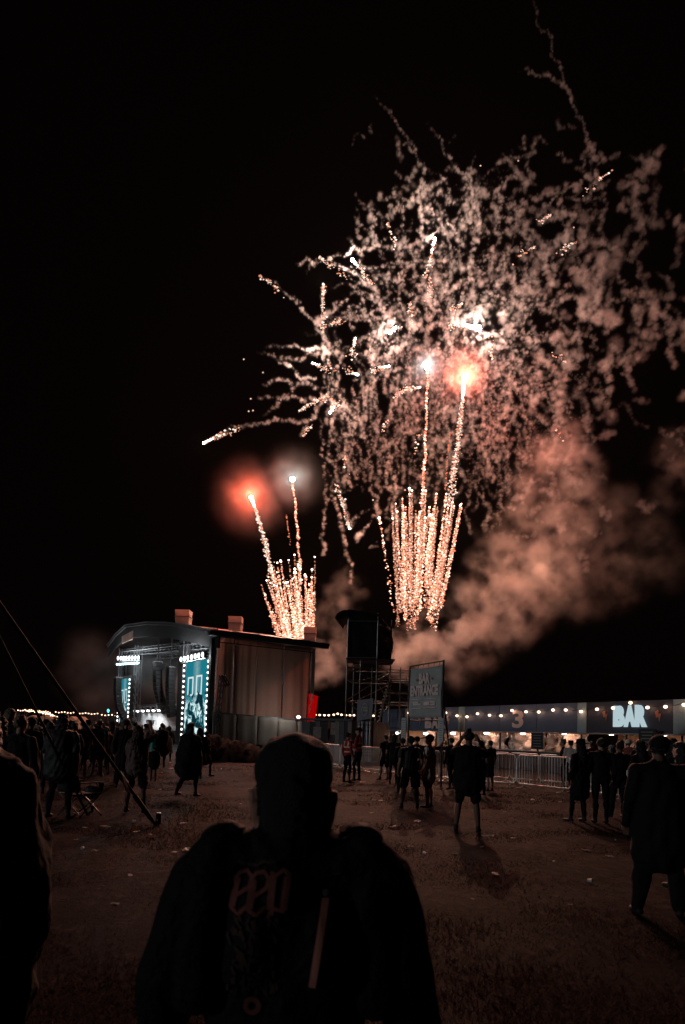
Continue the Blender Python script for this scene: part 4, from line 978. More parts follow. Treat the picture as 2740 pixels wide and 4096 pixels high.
BLK, NAVY, GREY, WHITE, BROWN = (.0065, .006, .0062), (.010, .011, .018), (.055, .055, .06), (.6, .56, .54), (.05, .032, .022)
DARKH, BLONDE, BROWNH = (.012, .009, .008), (.17, .10, .06), (.06, .032, .018)
def person(loc, height, face, label, topc=BLK, legc=NAVY, hairc=DARKH, sk=0, group=None, hat=None, shoe=(.02, .02, .02), extra=(.2, .07, .06), **k):
    me = body_mesh(**k); o = bpy.data.objects.new('person', me); COL.objects.link(o)
    o.location = (loc[0], loc[1], 0.0); o.rotation_euler = (0, 0, rad(face)); sc = height/1.755; o.scale = (sc,)*3
    for i, m in enumerate((skin(sk), cloth(topc), cloth(legc), cloth(shoe, .6), hairm(hairc), cloth(extra))):
        o.material_slots[i].link = 'OBJECT'; o.material_slots[i].material = m
    tag(o, label, 'person', group)
    if hat: add_hat(o, *hat)
    return o
HATS = {}
def add_hat(o, kind, col):
    key = (kind, col)
    if key not in HATS:
        mb = MB(); c = Vector((0, -.008, 1.69)); m = cloth(col)
        if kind == 'cap':
            mb.ball(c, .105, 14, 8, sc=(.95, 1.1, .85)); mb.frame(c+Vector((0, .15, -.005)), (.07, 0, 0), (0, .065, -.012), (0, 0, .006))
        else:
            hb = .09 if kind == 'brim' else .13
            n = 18; mb.tube(c+Vector((0, 0, -.005)), c+Vector((0, 0, hb)), .104, .088 if kind == 'brim' else .10, n)
            mb.tube(c+Vector((0, 0, -.012)), c+Vector((0, 0, .004)), .19 if kind == 'brim' else .16, .185 if kind == 'brim' else .155, n)
        HATS[key] = mb.mesh('hat', [m])
    inst('hat', HATS[key], (0, 0, 0), o)
def at_feet(px, fy): return G(px, fy)
def stand(px, fy, ty, face, label, **k):                      # feet pixel row, head-top pixel row
    g = G(px, fy); h = P(px, ty, g.y).z-(.04 if not k.get('hat') else .0); return person(g, max(1.05, min(1.95, h)), face, label, **k)
def stand_y(px, ty, Y, face, label, **k):                     # depth known, feet hidden
    t = P(px, ty, Y); return person(t, max(1.45, min(1.98, t.z)), face, label, **k)

# --- left side, from near to far
woman = stand(540, 3252, 2892, -8, 'woman in pale loose top and dark shorts raising a phone to film', topc=(.15, .105, .09), legc=BLK, hairc=BROWNH, sk=2, arms='phonehigh', legs='wide', hair='long', top='loose', bottom='shorts', female=True)
stand_y(508, 2876, 18.0, 5, 'man in long dark coat standing just behind the woman filming', topc=BLK, legc=BLK, arms='relaxed', legs='relax', hair='short', top='coat', bottom='pants')
stand_y(255, 2858, 11.8, -10, 'broad person in dark jersey numbered thirteen beside the camp chair', topc=(.014, .012, .013), legc=BLK, hairc=DARKH, arms='relaxed', legs='wide', hair='bob', top='jersey', bottom='pants', build=1.15)
stand(345, 3083, 2882, 8, 'person with feet apart in grey top and dark trousers, hat on', topc=(.06, .045, .045), legc=BLK, arms='relaxed', legs='wide', hair='short', top='long', bottom='pants', hat=('brim', BLK))
stand_y(43, 2836, 12.8, -20, 'tall person with pale glowing hair rising over the others', topc=BLK, hairc=BLONDE, arms='down', legs='stand', hair='bob', top='long', bottom='pants')
stand_y(86, 2864, 9.5, -12, 'person with light short hair standing in front of the tall pale-haired one', topc=BLK, hairc=(.2, .12, .08), arms='down', legs='stand', hair='short', top='long', bottom='pants')
stand(612, 3128, 2978, 15, 'child in dark clothes walking beside the woman filming', topc=BLK, legc=GREY, arms='down', legs='walk', hair='short', top='jersey', bottom='pants')
tc_ = stand(643, 3070, 2890, 10, 'person wrapped in a bright teal cape facing the stage', topc=(.012, .02, .035), legc=BLK, arms='folded', legs='stand', hair='short', top='poncho', bottom='pants')
stand(672, 3046, 2900, -5, 'bob-haired dark figure standing between the teal cape and the walking group', topc=BROWN, legc=BLK, arms='relaxed', legs='relax', hair='bob', top='long', bottom='pants', female=True)
stand(752, 3190, 2884, -25, 'person in black poncho striding past the near screen', topc=BLK, legc=BLK, arms='folded', legs='walk', hair='bob', top='poncho', bottom='pants', build=1.1)
stand(792, 3118, 2905, 20, 'dark-dressed person walking behind the black poncho', topc=BLK, legc=BLK, arms='relaxed', legs='walk', hair='long', top='coat', bottom='pants', female=True)
stand(822, 3106, 2922, -60, 'dark figure with a drink at the tail of the walking group', topc=BROWN, legc=BLK, arms='drink', legs='walk', hair='short', top='coat', bottom='pants')
stand(175, 3120, 2878, 0, 'person in black seen between the jersey and the pale heads', topc=BLK, arms='relaxed', legs='stand', hair='short', top='long', bottom='pants', hat=('cap', BLK))
stand(436, 3060, 2900, 18, 'long-haired person in pale top next to the man in long coat', topc=(.5, .45, .45), legc=BLK, arms='drink', legs='stand', hair='long', top='tee', bottom='pants', female=True)
# --- the crowd watching the stage, in rows towards the far screen
styles = [dict(arms='down', legs='stand', hair='short', top='long', bottom='pants'), dict(arms='relaxed', legs='relax', hair='short', top='tee', bottom='shorts'),
          dict(arms='down', legs='stand', hair='long', top='tee', bottom='pants', female=True), dict(arms='drink', legs='relax', hair='bob', top='coat', bottom='pants', female=True),
          dict(arms='folded', legs='stand', hair='bun', top='tee', bottom='shorts', female=True), dict(arms='phone', legs='stand', hair='short', top='tee', bottom='pants')]
cr = random.Random(21)
for k in range(60):
    Y = 20+36*(k/60)**1.2+cr.uniform(-1, 1); px = cr.uniform(-20, 730)
    if 700 < px and Y < 40: px -= 240
    if 605 < px < 695 and Y < 30: px -= 170
    p = P(px, 2910, Y)
    tn, tc2 = cr.choice([('black', BLK), ('black', BLK), ('navy', NAVY), ('grey', GREY), ('brown', BROWN), ('dull red', (.10, .04, .035)), ('dark teal', (.03, .08, .1)), ('pale', (.3, .27, .26))])
    hn, hc2 = cr.choice([('dark', DARKH), ('dark', DARKH), ('brown', BROWNH), ('fair', BLONDE)]); ht = cr.choice([None, None, None, None, ('cap', BLK), ('brim', BLK)]); sty = cr.choice(styles)
    what = {'down': 'standing', 'relaxed': 'standing at ease', 'drink': 'holding a drink', 'folded': 'with folded arms', 'phone': 'holding up a phone'}[sty['arms']]
    person(p, cr.uniform(1.60, 1.88), cr.uniform(-25, 45), '%s in %s top %s watching the stage' % ('person in a cap' if ht and ht[0] == 'cap' else 'person in a brimmed hat' if ht else 'person with %s %s hair' % (sty['hair'] if sty['hair'] != 'bun' else 'knotted', hn), tn, what), group='crowd watching the stage',
           topc=tc2, legc=cr.choice([BLK, NAVY]), hairc=hc2, sk=cr.choice([0, 0, 1, 2]), hat=ht, **sty)
# more figures crowding both edges
stand_y(128, 2872, 14.5, 12, 'person in a cap between the pale-haired pair and the jersey wearer', topc=BLK, legc=BLK, arms='drink', legs='relax', hair='short', top='coat', bottom='pants', hat=('cap', BLK), sk=2)
stand_y(8, 2872, 10.5, -15, 'long-haired figure in black behind the close coat', topc=BLK, legc=BLK, arms='relaxed', legs='stand', hair='long', top='long', bottom='pants', female=True, sk=2)
stand_y(205, 2888, 16.0, 22, 'person holding up a phone behind the jersey wearer', topc=BLK, legc=BLK, arms='phone', legs='stand', hair='bob', top='tee', bottom='pants', sk=2)
stand_y(300, 2890, 17.0, -20, 'person with knotted hair in black beside the jersey wearer', topc=BLK, legc=BLK, arms='folded', legs='relax', hair='bun', top='long', bottom='pants', female=True, sk=2)
stand_y(2560, 2962, 12.5, 25, 'long-haired person in black at the shoulder of the large capped figure', topc=BLK, legc=BLK, arms='relaxed', legs='relax', hair='long', top='coat', bottom='pants', female=True, sk=2)
stand_y(2690, 2958, 10.0, -30, 'person in black talking behind the large capped figure', topc=BLK, legc=BLK, arms='drink', legs='stand', hair='bob', top='long', bottom='pants', sk=2)
stand_y(2480, 2968, 14.5, 10, 'person in black with a bun standing near the open end of the barrier', topc=BLK, legc=BLK, arms='folded', legs='relax', hair='bun', top='tee', bottom='baggy', female=True, sk=2)
# --- right side
hv = (.32, .035, .04)
g1 = stand(1388, 3132, 2924, -60, 'security guard in red high-visibility vest standing with feet apart', topc=hv, legc=BLK, arms='relaxed', legs='wide', hair='short', top='vest', bottom='pants')
g2 = stand(1430, 3124, 2910, 70, 'security guard in dark red vest facing the other guard', topc=(.26, .03, .03), legc=BLK, arms='folded', legs='relax', hair='short', top='vest', bottom='pants', hat=('cap', BLK))
stand(1540, 3120, 2936, 30, 'young person in dark shorts chatting by the barriers', topc=BLK, legc=BLK, arms='drink', legs='relax', hair='short', top='tee', bottom='shorts')
stand(1572, 3136, 2935, -15, 'person in dark tee standing second in the chatting group', topc=BLK, legc=BLK, arms='relaxed', legs='stand', hair='bob', top='tee', bottom='pants')
stand(1606, 3174, 2947, 10, 'person with dark trousers half hidden behind the man in shorts', topc=BLK, legc=BLK, arms='down', legs='stand', hair='short', top='long', bottom='pants')
stand(1637, 3234, 2938, 4, 'man in dark tee and black shorts with his back turned', topc=(.014, .014, .016), legc=BLK, sk=1, arms='relaxed', legs='wide', hair='short', top='tee', bottom='shorts', build=1.08)
stand(1664, 3150, 2947, 25, 'person in rusty red top behind the man in shorts', topc=(.28, .07, .05), legc=BLK, arms='drink', legs='stand', hair='short', top='tee', bottom='pants', hat=('cap', BLK))
stand(1712, 3232, 2940, 62, 'person in backward cap and long pale shirt over bare legs', topc=(.85, .70, .62), legc=BLK, sk=0, arms='reach', legs='stand', hair='short', top='longshirt', bottom='shorts', hat=('cap', BLK))
stand(1802, 3162, 2946, 35, 'dark figure walking behind the person photographing', topc=BLK, legc=BLK, arms='relaxed', legs='walk', hair='short', top='long', bottom='pants')
ph_ = stand(1868, 3328, 2914, -14, 'person in black tee and shorts raising a camera with both elbows out', topc=BLK, legc=BLK, sk=2, arms='elbows', legs='wide', hair='bun', top='jersey', bottom='shorts')
stand(1922, 3182, 2956, 15, 'long-haired woman in dark sleeveless top standing at the barrier', topc=BLK, legc=BLK, hairc=BROWNH, arms='relaxed', legs='stand', hair='long', top='tank', bottom='pants', female=True)
stand(1958, 3166, 2957, 40, 'person in dark teal tee carrying a bag by the barrier', topc=(.02, .06, .075), legc=BLK, arms='down', legs='stand', hair='short', top='tee', bottom='shorts')
stand(2318, 3288, 2960, 25, 'person in black coat with brimmed hat standing before the barriers', topc=BLK, legc=BLK, arms='relaxed', legs='relax', hair='long', top='coat', bottom='pants', hat=('brim', BLK), female=True)
stand(2402, 3292, 2947, -5, 'tall man in black standing beside the brimmed hat', topc=BLK, legc=BLK, arms='down', legs='stand', hair='short', top='long', bottom='pants', build=1.1)
stand_y(2636, 2948, 6.4, -8, 'large dark figure in cap looming in front of the bar queue', topc=BLK, legc=BLK, sk=2, arms='relaxed', legs='wide', hair='short', top='coat', bottom='baggy', build=1.2, hat=('cap', BLK))
stand_y(2726, 2966, 7.6, 20, 'dark curly-haired figure at the edge of the bar queue', topc=BLK, legc=BLK, arms='drink', legs='stand', hair='bob', top='coat', bottom='pants')
# queue behind the barriers
for px, ty, Y, face, lab, kw in ((2253, 2962, 23.5, 70, 'person in a tall top hat queueing at the bar', dict(topc=BLK, hat=('top', (.10, .12, .10)), arms='drink', legs='stand', hair='short', top='tee', bottom='pants')),
    (2284, 2964, 23, -40, 'person in pale shirt and dark brimmed hat in the bar queue', dict(topc=(.4, .36, .33), hat=('brim', BLK), arms='folded', legs='stand', hair='short', top='tee', bottom='pants')),
    (2368, 2966, 24, 20, 'person in brown top standing behind the two men in black', dict(topc=(.16, .10, .08), arms='drink', legs='stand', hair='short', top='tee', bottom='pants')),
    (2446, 2982, 22, 60, 'short person in grey cap in the bar queue', dict(topc=GREY, hat=('cap', (.2, .22, .22)), arms='down', legs='stand', hair='bob', top='tee', bottom='pants')),
    (2474, 2986, 20.5, 0, 'bare-shouldered person with their back turned at the barrier', dict(topc=BLK, sk=0, arms='drink', legs='stand', hair='bun', top='tank', bottom='skirt', female=True)),
    (2514, 2960, 23, -50, 'person in a white cap at the counter', dict(topc=(.2, .05, .04), hat=('cap', (.65, .65, .62)), arms='phone', legs='stand', hair='short', top='tee', bottom='pants')),
    (2548, 2968, 21, 15, 'dark-haired person in black beside the white cap', dict(topc=BLK, arms='down', legs='stand', hair='long', top='coat', bottom='pants', female=True)),
    (2602, 2988, 24, -30, 'bob-haired person deep in the queue under the lit bar sign', dict(topc=BROWN, arms='drink', legs='stand', hair='bob', top='tee', bottom='pants')),
    (2690, 2975, 22, 30, 'person in brown tee at the end of the bar queue', dict(topc=(.12, .06, .05), arms='relaxed', legs='stand', hair='short', top='tee', bottom='pants'))):
    stand_y(px, ty, Y, face, lab, **kw)
# big dark figure close by on the left edge
person(Vector((P(-72, 2950, 3.3).x, 3.3, 0)), 1.66, -10, 'close dark figure in long coat at the edge of the field of people', topc=(.008, .008, .008), legc=(.008, .008, .008), arms='folded', legs='stand', hair='long', top='poncho', bottom='dress', build=1.32)

# --- reflective bands of the two guards, number on the jersey, teal cape wings
def on_person(o, me_name, local_pts_fn): pass
def project_decal(o, polys, name, m, side=-1, lift=.006, step=.02, thick=.003):
    """polys in the person's own x,z; laid on the surface seen from y=side*inf"""
    bvh = BVHTree.FromPolygons([v.co for v in o.data.vertices], [p.vertices for p in o.data.polygons])
    bm = bmesh.new()
    for poly in polys:
        try: bm.faces.new([bm.verts.new((x, 0, z)) for x, z in poly])
        except Exception: pass
    bmesh.ops.triangulate(bm, faces=bm.faces[:])
    for _ in range(3):
        es = [e_ for e_ in bm.edges if e_.calc_length() > step]
        if not es: break
        bmesh.ops.subdivide_edges(bm, edges=es, cuts=1, use_grid_fill=False); bmesh.ops.triangulate(bm, faces=bm.faces[:])
    for v in bm.verts:
        h = bvh.ray_cast(Vector((v.co.x, side*2.0, v.co.z)), Vector((0, -side, 0)))
        v.co.y = (h[0].y+side*lift) if h[0] is not None else 0
    me = bpy.data.meshes.new(name); bm.to_mesh(me); bm.free(); me.materials.append(m)
    d = inst(name, me, (0, 0, 0), o); d.modifiers.new('t', 'SOLIDIFY').thickness = thick; return d
def text_polys(txt, size, cx_, cz, offset=.0, sxx=1.0):
    me = text_mesh('t', txt, size, m_dark, extrude=0, offset=offset); out = []
    xs = [v.co.x for v in me.vertices]; ys = [v.co.y for v in me.vertices]; mx2, my2 = (max(xs)+min(xs))/2, (max(ys)+min(ys))/2
    for p in me.polygons: out.append([(cx_+(me.vertices[i].co.x-mx2)*sxx, cz+me.vertices[i].co.y-my2) for i in p.vertices])
    bpy.data.meshes.remove(me); return out
for o in list(COL.objects):
    if o.get('label', '').startswith('broad person in dark jersey'):
        project_decal(o, text_polys('13', .30, .02, 1.24, .012), 'jersey_number', mat('number_print', (.06, .03, .03), .8, bump=0))
refl = mat('reflective_band', (.85, .62, .42), .5, var=.1, bump=0)
def band(o, z, h, r_extra=.004):                              # a ring round the body at height z
    me_ = o.data; bvh = BVHTree.FromPolygons([v.co for v in me_.vertices], [p.vertices for p in me_.polygons]); n = 40; vs = []
    for zz in (z-h/2, z+h/2):
        for i in range(n):
            a = 2*math.pi*i/n; d = Vector((math.cos(a), math.sin(a), 0)); h_ = bvh.ray_cast(Vector((0, 0, zz)), d); r = 0
            start = Vector((0, 0, zz)); rr = .2
            if h_[0] is not None: rr = min(.24, h_[3])+.006
            vs.append(start+d*rr)
    mb = MB(); mb.add(vs, [(i, (i+1) % n, n+(i+1) % n, n+i) for i in range(n)], 0, True)
    d = mb.build('reflective_band', refl, o, local=True); d.modifiers.new('t', 'SOLIDIFY').thickness = .004
for g_o in (g1, g2):
    band(g_o, 1.24, .05); band(g_o, 1.08, .05)
    for sx_ in (-.11, .11):
        for sd in (-1, 1): project_decal(g_o, [[(sx_-.025, 1.24), (sx_+.025, 1.24), (sx_+.025, 1.44), (sx_-.025, 1.44)]], 'reflective_band', refl, sd)
cm_ = tmat('teal_cape', (.06, .82, .88), .4, rough=.5, var=.3, scale=6, bump=.2)
for sd in (-1, 1):
    vs = []; n = 8
    for i in range(n+1):
        for j in range(n+1):
            t, w = i/n, j/n; vs.append((sd*(.14+.20*t+.14*t*w+.03*math.sin(w*6)), -.10-.10*math.sin(t*3)*.5+.05*math.sin(w*5+t*4), 1.42-.18*t-.62*w-(.05*t*w)))
    mb = MB(); mb.add(vs, [(i*(n+1)+j, (i+1)*(n+1)+j, (i+1)*(n+1)+j+1, i*(n+1)+j+1) for i in range(n) for j in range(n)], 0, True)
    d = mb.build('cape_wing', cm_ if sd < 0 else mat('cape_grey', (.55, .64, .64), .6, var=.3), tc_, local=True); d.modifiers.new('t', 'SOLIDIFY').thickness = .008
# phones and camera held up
def held(name, o, lx, ly, lz, size, label, rz=0, screen=None):
    w = o.matrix_basis @ Vector((lx, ly, lz)); r = empty(name, w, label, 'phone' if name == 'phone' else name, None, o.rotation_euler.z+rz)
    mb = MB(); mb.box((0, 0, 0), size); mb.build('case', mat('device_black', (.012, .012, .013), .25), r, local=True)
    if screen: mb = MB(); mb.box((0, -size[1]/2-.001, 0), (size[0]*.92, .002, size[2]*.88)); mb.build('screen', emat('phone_screen', (.30, .28, .30), .35), r, local=True)
    if name == 'camera': mb = MB(); mb.tube((0, size[1]/2, 0), (0, size[1]/2+.06, 0), .03, n=12); mb.build('lens', m_dark, r, local=True)
bpy.context.view_layer.update()
held('phone', woman, .06, .40, 1.83, (.16, .012, .08), 'dark phone held sideways above the filming woman\'s head', screen=True)
held('camera', ph_, 0, .30, 1.68, (.13, .06, .09), 'small black camera held up before the face of the photographing person')

# ================================================================== FOREGROUND MAN (back view)
def foreground_man():
    Yc = 1.62; base = P(1183, 2940, Yc); zt_ = base.z; k = 1800/ (FPX/Yc)          # standing, head top level with the eye
    pr = []; A = pr.append
    H = zt_; hc = Vector((0, .0, H-.125))
    A((hc+Vector((0, -.004, .035)), .088, hc+Vector((0, .004, .035)), .088, .93, 1.12, HAIR))       # skull with cropped hair
    A((hc+Vector((-.03, -.006, .045)), .066, hc+Vector((.03, -.006, .045)), .066, 1, 1.2, HAIR))
    A((hc+Vector((0, -.014, -.05)), .079, hc+Vector((0, -.010, .03)), .087, 1.0, 1.0, HAIR))
    A((hc+Vector((0, -.022, -.125)), .056, hc+Vector((0, -.018, -.05)), .076, 1.06, .95, HAIR))        # nape
    A((hc+Vector((0, .045, -.055)), .058, hc+Vector((0, .055, .0)), .064, 1.05, 1.0, SKIN))           # face
    A((hc+Vector((0, .05, -.085)), .036, hc+Vector((0, .075, -.085)), .03, 1.1, 1, SKIN))             # chin
    A((hc+Vector((0, .105, -.01)), .012, hc+Vector((0, .122, -.035)), .016, .8, 1, SKIN)); A((hc+Vector((-.03, .10, .012)), .012, hc+Vector((.03, .10, .012)), .012, 1, .8, SKIN))
    A((hc+Vector((-.02, .105, -.065)), .008, hc+Vector((.02, .105, -.065)), .008, 1, 1, EXTRA))
    for s in (-1, 1):
        A((hc+Vector((s*.033, .10, -.005)), .009, hc+Vector((s*.034, .10, -.005)), .009, 1, 1, HAIR))
        A((hc+Vector((s*.080, -.004, -.100)), .013, hc+Vector((s*.088, -.004, -.065)), .018, .8, 1.1, SKIN))   # ear lobe to rim
        A((hc+Vector((s*.088, -.010, -.065)), .018, hc+Vector((s*.095, -.016, -.02)), .020, .6, 1.0, SKIN))
    A((Vector((0, -.008, H-.30)), .068, hc+Vector((0, -.012, -.07)), .066, 1.06, 1, SKIN))             # neck
    zs = H-.262                                                                                       # shoulder line
    A((Vector((0, -.012, zs+.0)), .074, Vector((0, -.012, zs+.035)), .068, 1.1, 1.0, TOP))         # stand collar
    A((Vector((-.05, -.02, zs-.012)), .062, Vector((.05, -.02, zs-.012)), .062, 1, 1, TOP))
    for s in (-1, 1):
        A((Vector((s*.07, -.015, zs-.022)), .060, Vector((s*.180, -.01, zs-.042)), .068, 1, 1, TOP))   # yoke
        A((Vector((s*.165, -.01, zs-.02)), .068, Vector((s*.218, -.005, zs-.085)), .072, 1, 1, TOP))
        A((Vector((s*.218, -.005, zs-.08)), .074, Vector((s*.275, -.015, zs-.29)), .072, 1, 1.05, TOP))  # upper arm
        A((Vector((s*.275, -.015, zs-.29)), .072, Vector((s*.315, .06, zs-.53)), .06, 1, 1, TOP))
        A((Vector((s*.315, .06, zs-.53)), .058, Vector((s*.31, .09, zs-.70)), .045, 1, 1, TOP))
        pr.extend(hand_prims(Vector((s*.31, .095, zs-.72)), Vector((s*.30, .12, zs-.82)), (-s*.8, .4, 0)))
        A((Vector((s*.09, 0, .84)), .095, Vector((s*.10, .02, .46)), .066, 1, 1, LEGS)); A((Vector((s*.10, .02, .46)), .062, Vector((s*.11, -.02, .09)), .045, 1, 1, LEGS))
        A((Vector((s*.11, -.05, .045)), .04, Vector((s*.13, .13, .04)), .034, 1.15, 1, SHOE)); A((Vector((s*.11, -.02, .11)), .046, Vector((s*.11, -.03, .05)), .046, 1, 1, SHOE))
        # folds at the armpit
        A((Vector((s*.19, -.06, zs-.10)), .05, Vector((s*.20, -.05, zs-.32)), .06, 1, 1, TOP))
        
    A((Vector((0, -.005, zs-.14)), .135, Vector((0, 0, zs-.42)), .130, 1.45, .92, TOP)); A((Vector((0, 0, zs-.42)), .13, Vector((0, 0, .80)), .145, 1.35, .95, TOP))
    A((Vector((-.07, -.075, zs-.14)), .06, Vector((-.075, -.07, zs-.26)), .07, 1.1, .9, TOP)); A((Vector((.07, -.075, zs-.14)), .06, Vector((.075, -.07, zs-.26)), .07, 1.1, .9, TOP))
    me = fuse('person', pr, .008, 4, .0045, .0022)
    o = bpy.data.objects.new('person', me); COL.objects.link(o); o.location = (base.x, Yc, 0); o.rotation_euler = (0, 0, rad(1.5))
    jk = mat('jacket_cloth', (.0042, .0042, .0046), .75, var=.4, scale=14, bump=.5, bscale=30, spec=.12)
    fm = mat('front_skin', (.34, .17, .12), .55, var=.15, scale=20, bump=.1); fm.node_tree.nodes['Principled BSDF'].inputs['Subsurface Weight'].default_value = .35
    fm.node_tree.nodes['Principled BSDF'].inputs['Subsurface Radius'].default_value = (.02, .006, .003)
    for i, m in enumerate((fm, jk, cloth(BLK), cloth((.02, .02, .02)), mat('cropped_hair', (.010, .008, .007), .7, var=.5, scale=120, bump=.6, bscale=220), cloth((.2, .07, .06)))):
        o.material_slots[i].link = 'OBJECT'; o.material_slots[i].material = m
    tag(o, 'close man seen from behind in dark jacket with faded back print', 'person')
    # epaulettes and collar seam
    bv = BVHTree.FromPolygons([v.co for v in me.vertices], [p.vertices for p in me.polygons])
    for s in (-1, 1):
        vs = []; n = 8
        for i in range(n+1):
            for j in range(3):
                x = s*(.112+.10*i/n); y = -.045+.04*j; h = bv.ray_cast(Vector((x, y, zs+.09)), Vector((0, 0, -1))); z = h[0].z if h[0] is not None else zs
                vs.append((x, y, z+.010))
        mb = MB(); mb.add(vs, [(i*3+j, (i+1)*3+j, (i+1)*3+j+1, i*3+j+1) for i in range(n) for j in range(2)], 0, True)
        d = mb.build('epaulette', jk, o, local=True); d.modifiers.new('t', 'SOLIDIFY').thickness = .010
    # --- prints on the back, drawn in the man's own x,z and laid on the cloth
    def L(px, py):                                        # photo position -> local x,z on the back
        p = P(px, py, Yc-.13); return (p.x-base.x, p.z)
    pm = mat('faded_print', (.15, .045, .036), .9, var=.45, scale=60, bump=0); pm2 = mat('fainter_print', (.045, .02, .016), .9, var=.8, scale=45, bump=0)
    def strokes(seq, w): 
        out = []
        for a, b in seq:
            a, b = Vector(L(*a)), Vector(L(*b)); d = (b-a).normalized(); nrm = Vector((-d.y, d.x))*w
            out.append([tuple(a-nrm-d*w*.3), tuple(a+nrm-d*w*.3), tuple(b+nrm+d*w*.3), tuple(b-nrm+d*w*.3)])
        return out
    def blackletter_e(x):                                  # broken strokes of a blackletter e
        return [((x+22, 3515), (x+4, 3540)), ((x+22, 3512), (x+60, 3500)), ((x+60, 3503), (x+78, 3525)), ((x+78, 3528), (x+70, 3560)), ((x+70, 3562), (x+16, 3598)), ((x+8, 3535), (x-6, 3640)), ((x+22, 3535), (x+10, 3636)), ((x-6, 3640), (x+30, 3662)), ((x+30, 3662), (x+62, 3632))]
    def blackletter_p(x):
        return [((x+10, 3500), (x-4, 3640)), ((x+22, 3510), (x+10, 3660)), ((x+14, 3520), (x+58, 3492)), ((x+58, 3495), (x+84, 3515)), ((x+80, 3518), (x+64, 3640)), ((x+66, 3520), (x+52, 3636)), ((x+60, 3645), (x+14, 3635)), ((x+2, 3650), (x-6, 3672))]
    for seq in (blackletter_e(916), blackletter_e(988), blackletter_p(1070)): project_decal(o, strokes(seq, .0042), 'back_letter', pm, lift=.003, step=.015)
    project_decal(o, strokes([((932, 3462), (962, 3474)), ((975, 3474), (1020, 3478)), ((1025, 3470), (1050, 3456)), ((1055, 3462), (1090, 3462))], .004), 'back_ornament', pm2, lift=.003, step=.015)
    rr = random.Random(3); blob = []
    for i in range(150):                                   # faded patch under the lettering
        px, py = rr.gauss(1015, 50), 3660+rr.random()*310
        if not (900 < px < 1110): continue
        blob.append(((px, py), (px+rr.uniform(-10, 14), py+rr.uniform(8, 34))))
    project_decal(o, strokes(blob, .0026), 'faded_back_picture', pm2, lift=.003, step=.02)
    # round ring badge low on the back
    cx2, cz2 = L(998, 4037); ring = []
    for i in range(24):
        a0, a1 = 2*math.pi*i/24, 2*math.pi*(i+1)/24
        ring.append([(cx2+.020*math.cos(a0), cz2+.020*math.sin(a0)), (cx2+.020*math.cos(a1), cz2+.020*math.sin(a1)), (cx2+.009*math.cos(a1), cz2+.009*math.sin(a1)), (cx2+.009*math.cos(a0), cz2+.009*math.sin(a0))])
    project_decal(o, ring, 'ring_badge', pm, lift=.004, step=.02)
    # long pale tag strip hanging on the back
    xa, za = L(1296, 3605); xb, zb2 = L(1243, 3950); w = .0075
    project_decal(o, [[(xa-w, za), (xa+w, za), (xb+w, zb2), (xb-w, zb2)]], 'hanging_strip', mat('strip_rust', (.42, .155, .11), .7, var=.25, bump=0), lift=.006, step=.03)
    project_decal(o, [[(xa+.006*math.cos(a), za+.012+.008*math.sin(a)) for a in [k_*math.pi/5 for k_ in range(10)]]], 'strip_clip', mat('strip_clip', (.35, .28, .25), .4, .6), lift=.008, step=.03)
    project_decal(o, strokes([((1255, 3532), (1290, 3526)), ((1300, 3524), (1360, 3514))], .0016), 'small_print', pm2, lift=.003, step=.02)
    return o
foreground_man()

# ================================================================== GUY STRAPS, CHAIR, CANS, LITTER
m_strap = mat('black_strap', (.010, .009, .010), .7, var=.3)
def strap(foot, mid, mid_Y, over, label, r0, buckle=None):
    a = G(*foot); b = P(*mid, mid_Y); d = (b-a); c = b+d*over
    root = empty('guy_strap', a, label, 'strap', 'black guy straps pegged in the grass')
    n = d.normalized(); sd = n.cross(Vector((0, 1, 0))).normalized(); tt = n.cross(sd)
    mb = MB(); mid_ = (a+c)/2; mb.frame(mid_, n*((c-a).length/2), sd*r0, tt*.004); mb.build('webbing', m_strap, root)
    mb = MB(); mb.tube(a+Vector((.02, 0, -.1)), a+Vector((.03, -.02, .09)), .016); mb.build('peg', mat('peg_steel', (.2, .18, .17), .4, .8), root)
    if buckle:
        q = a+n*buckle; mb = MB(); mb.frame(q, n*.13, sd*(r0+.012), tt*.02); mb.build('ratchet', m_dark, root)
        mb = MB(); vs = []
        for i in range(6): t = i/5; vs += [q-n*.04+sd*(-.04-.14*t*.6)+Vector((0, 0, -.26*t)), q+n*.10+sd*(-.05-.12*t*.6)+Vector((0, 0, -.27*t-.03))]
        mb.add(vs, [(2*i, 2*i+1, 2*i+3, 2*i+2) for i in range(5)]); x = mb.build('loose_end', m_strap, root); x.modifiers.new('t', 'SOLIDIFY').thickness = .012
        mb = MB(); mb.frame(a+n*.45, n*.28, sd*(r0+.012), tt*.015); mb.build('sleeve', m_dark, root)
strap((622, 3300), (115, 2580), 9.0, .6, 'long black guy strap with ratchet pegged beside the upright can', .026, 1.15)
strap((352, 3262), (75, 2705), 10.5, .6, 'second black guy strap passing over the camp chair', .022)
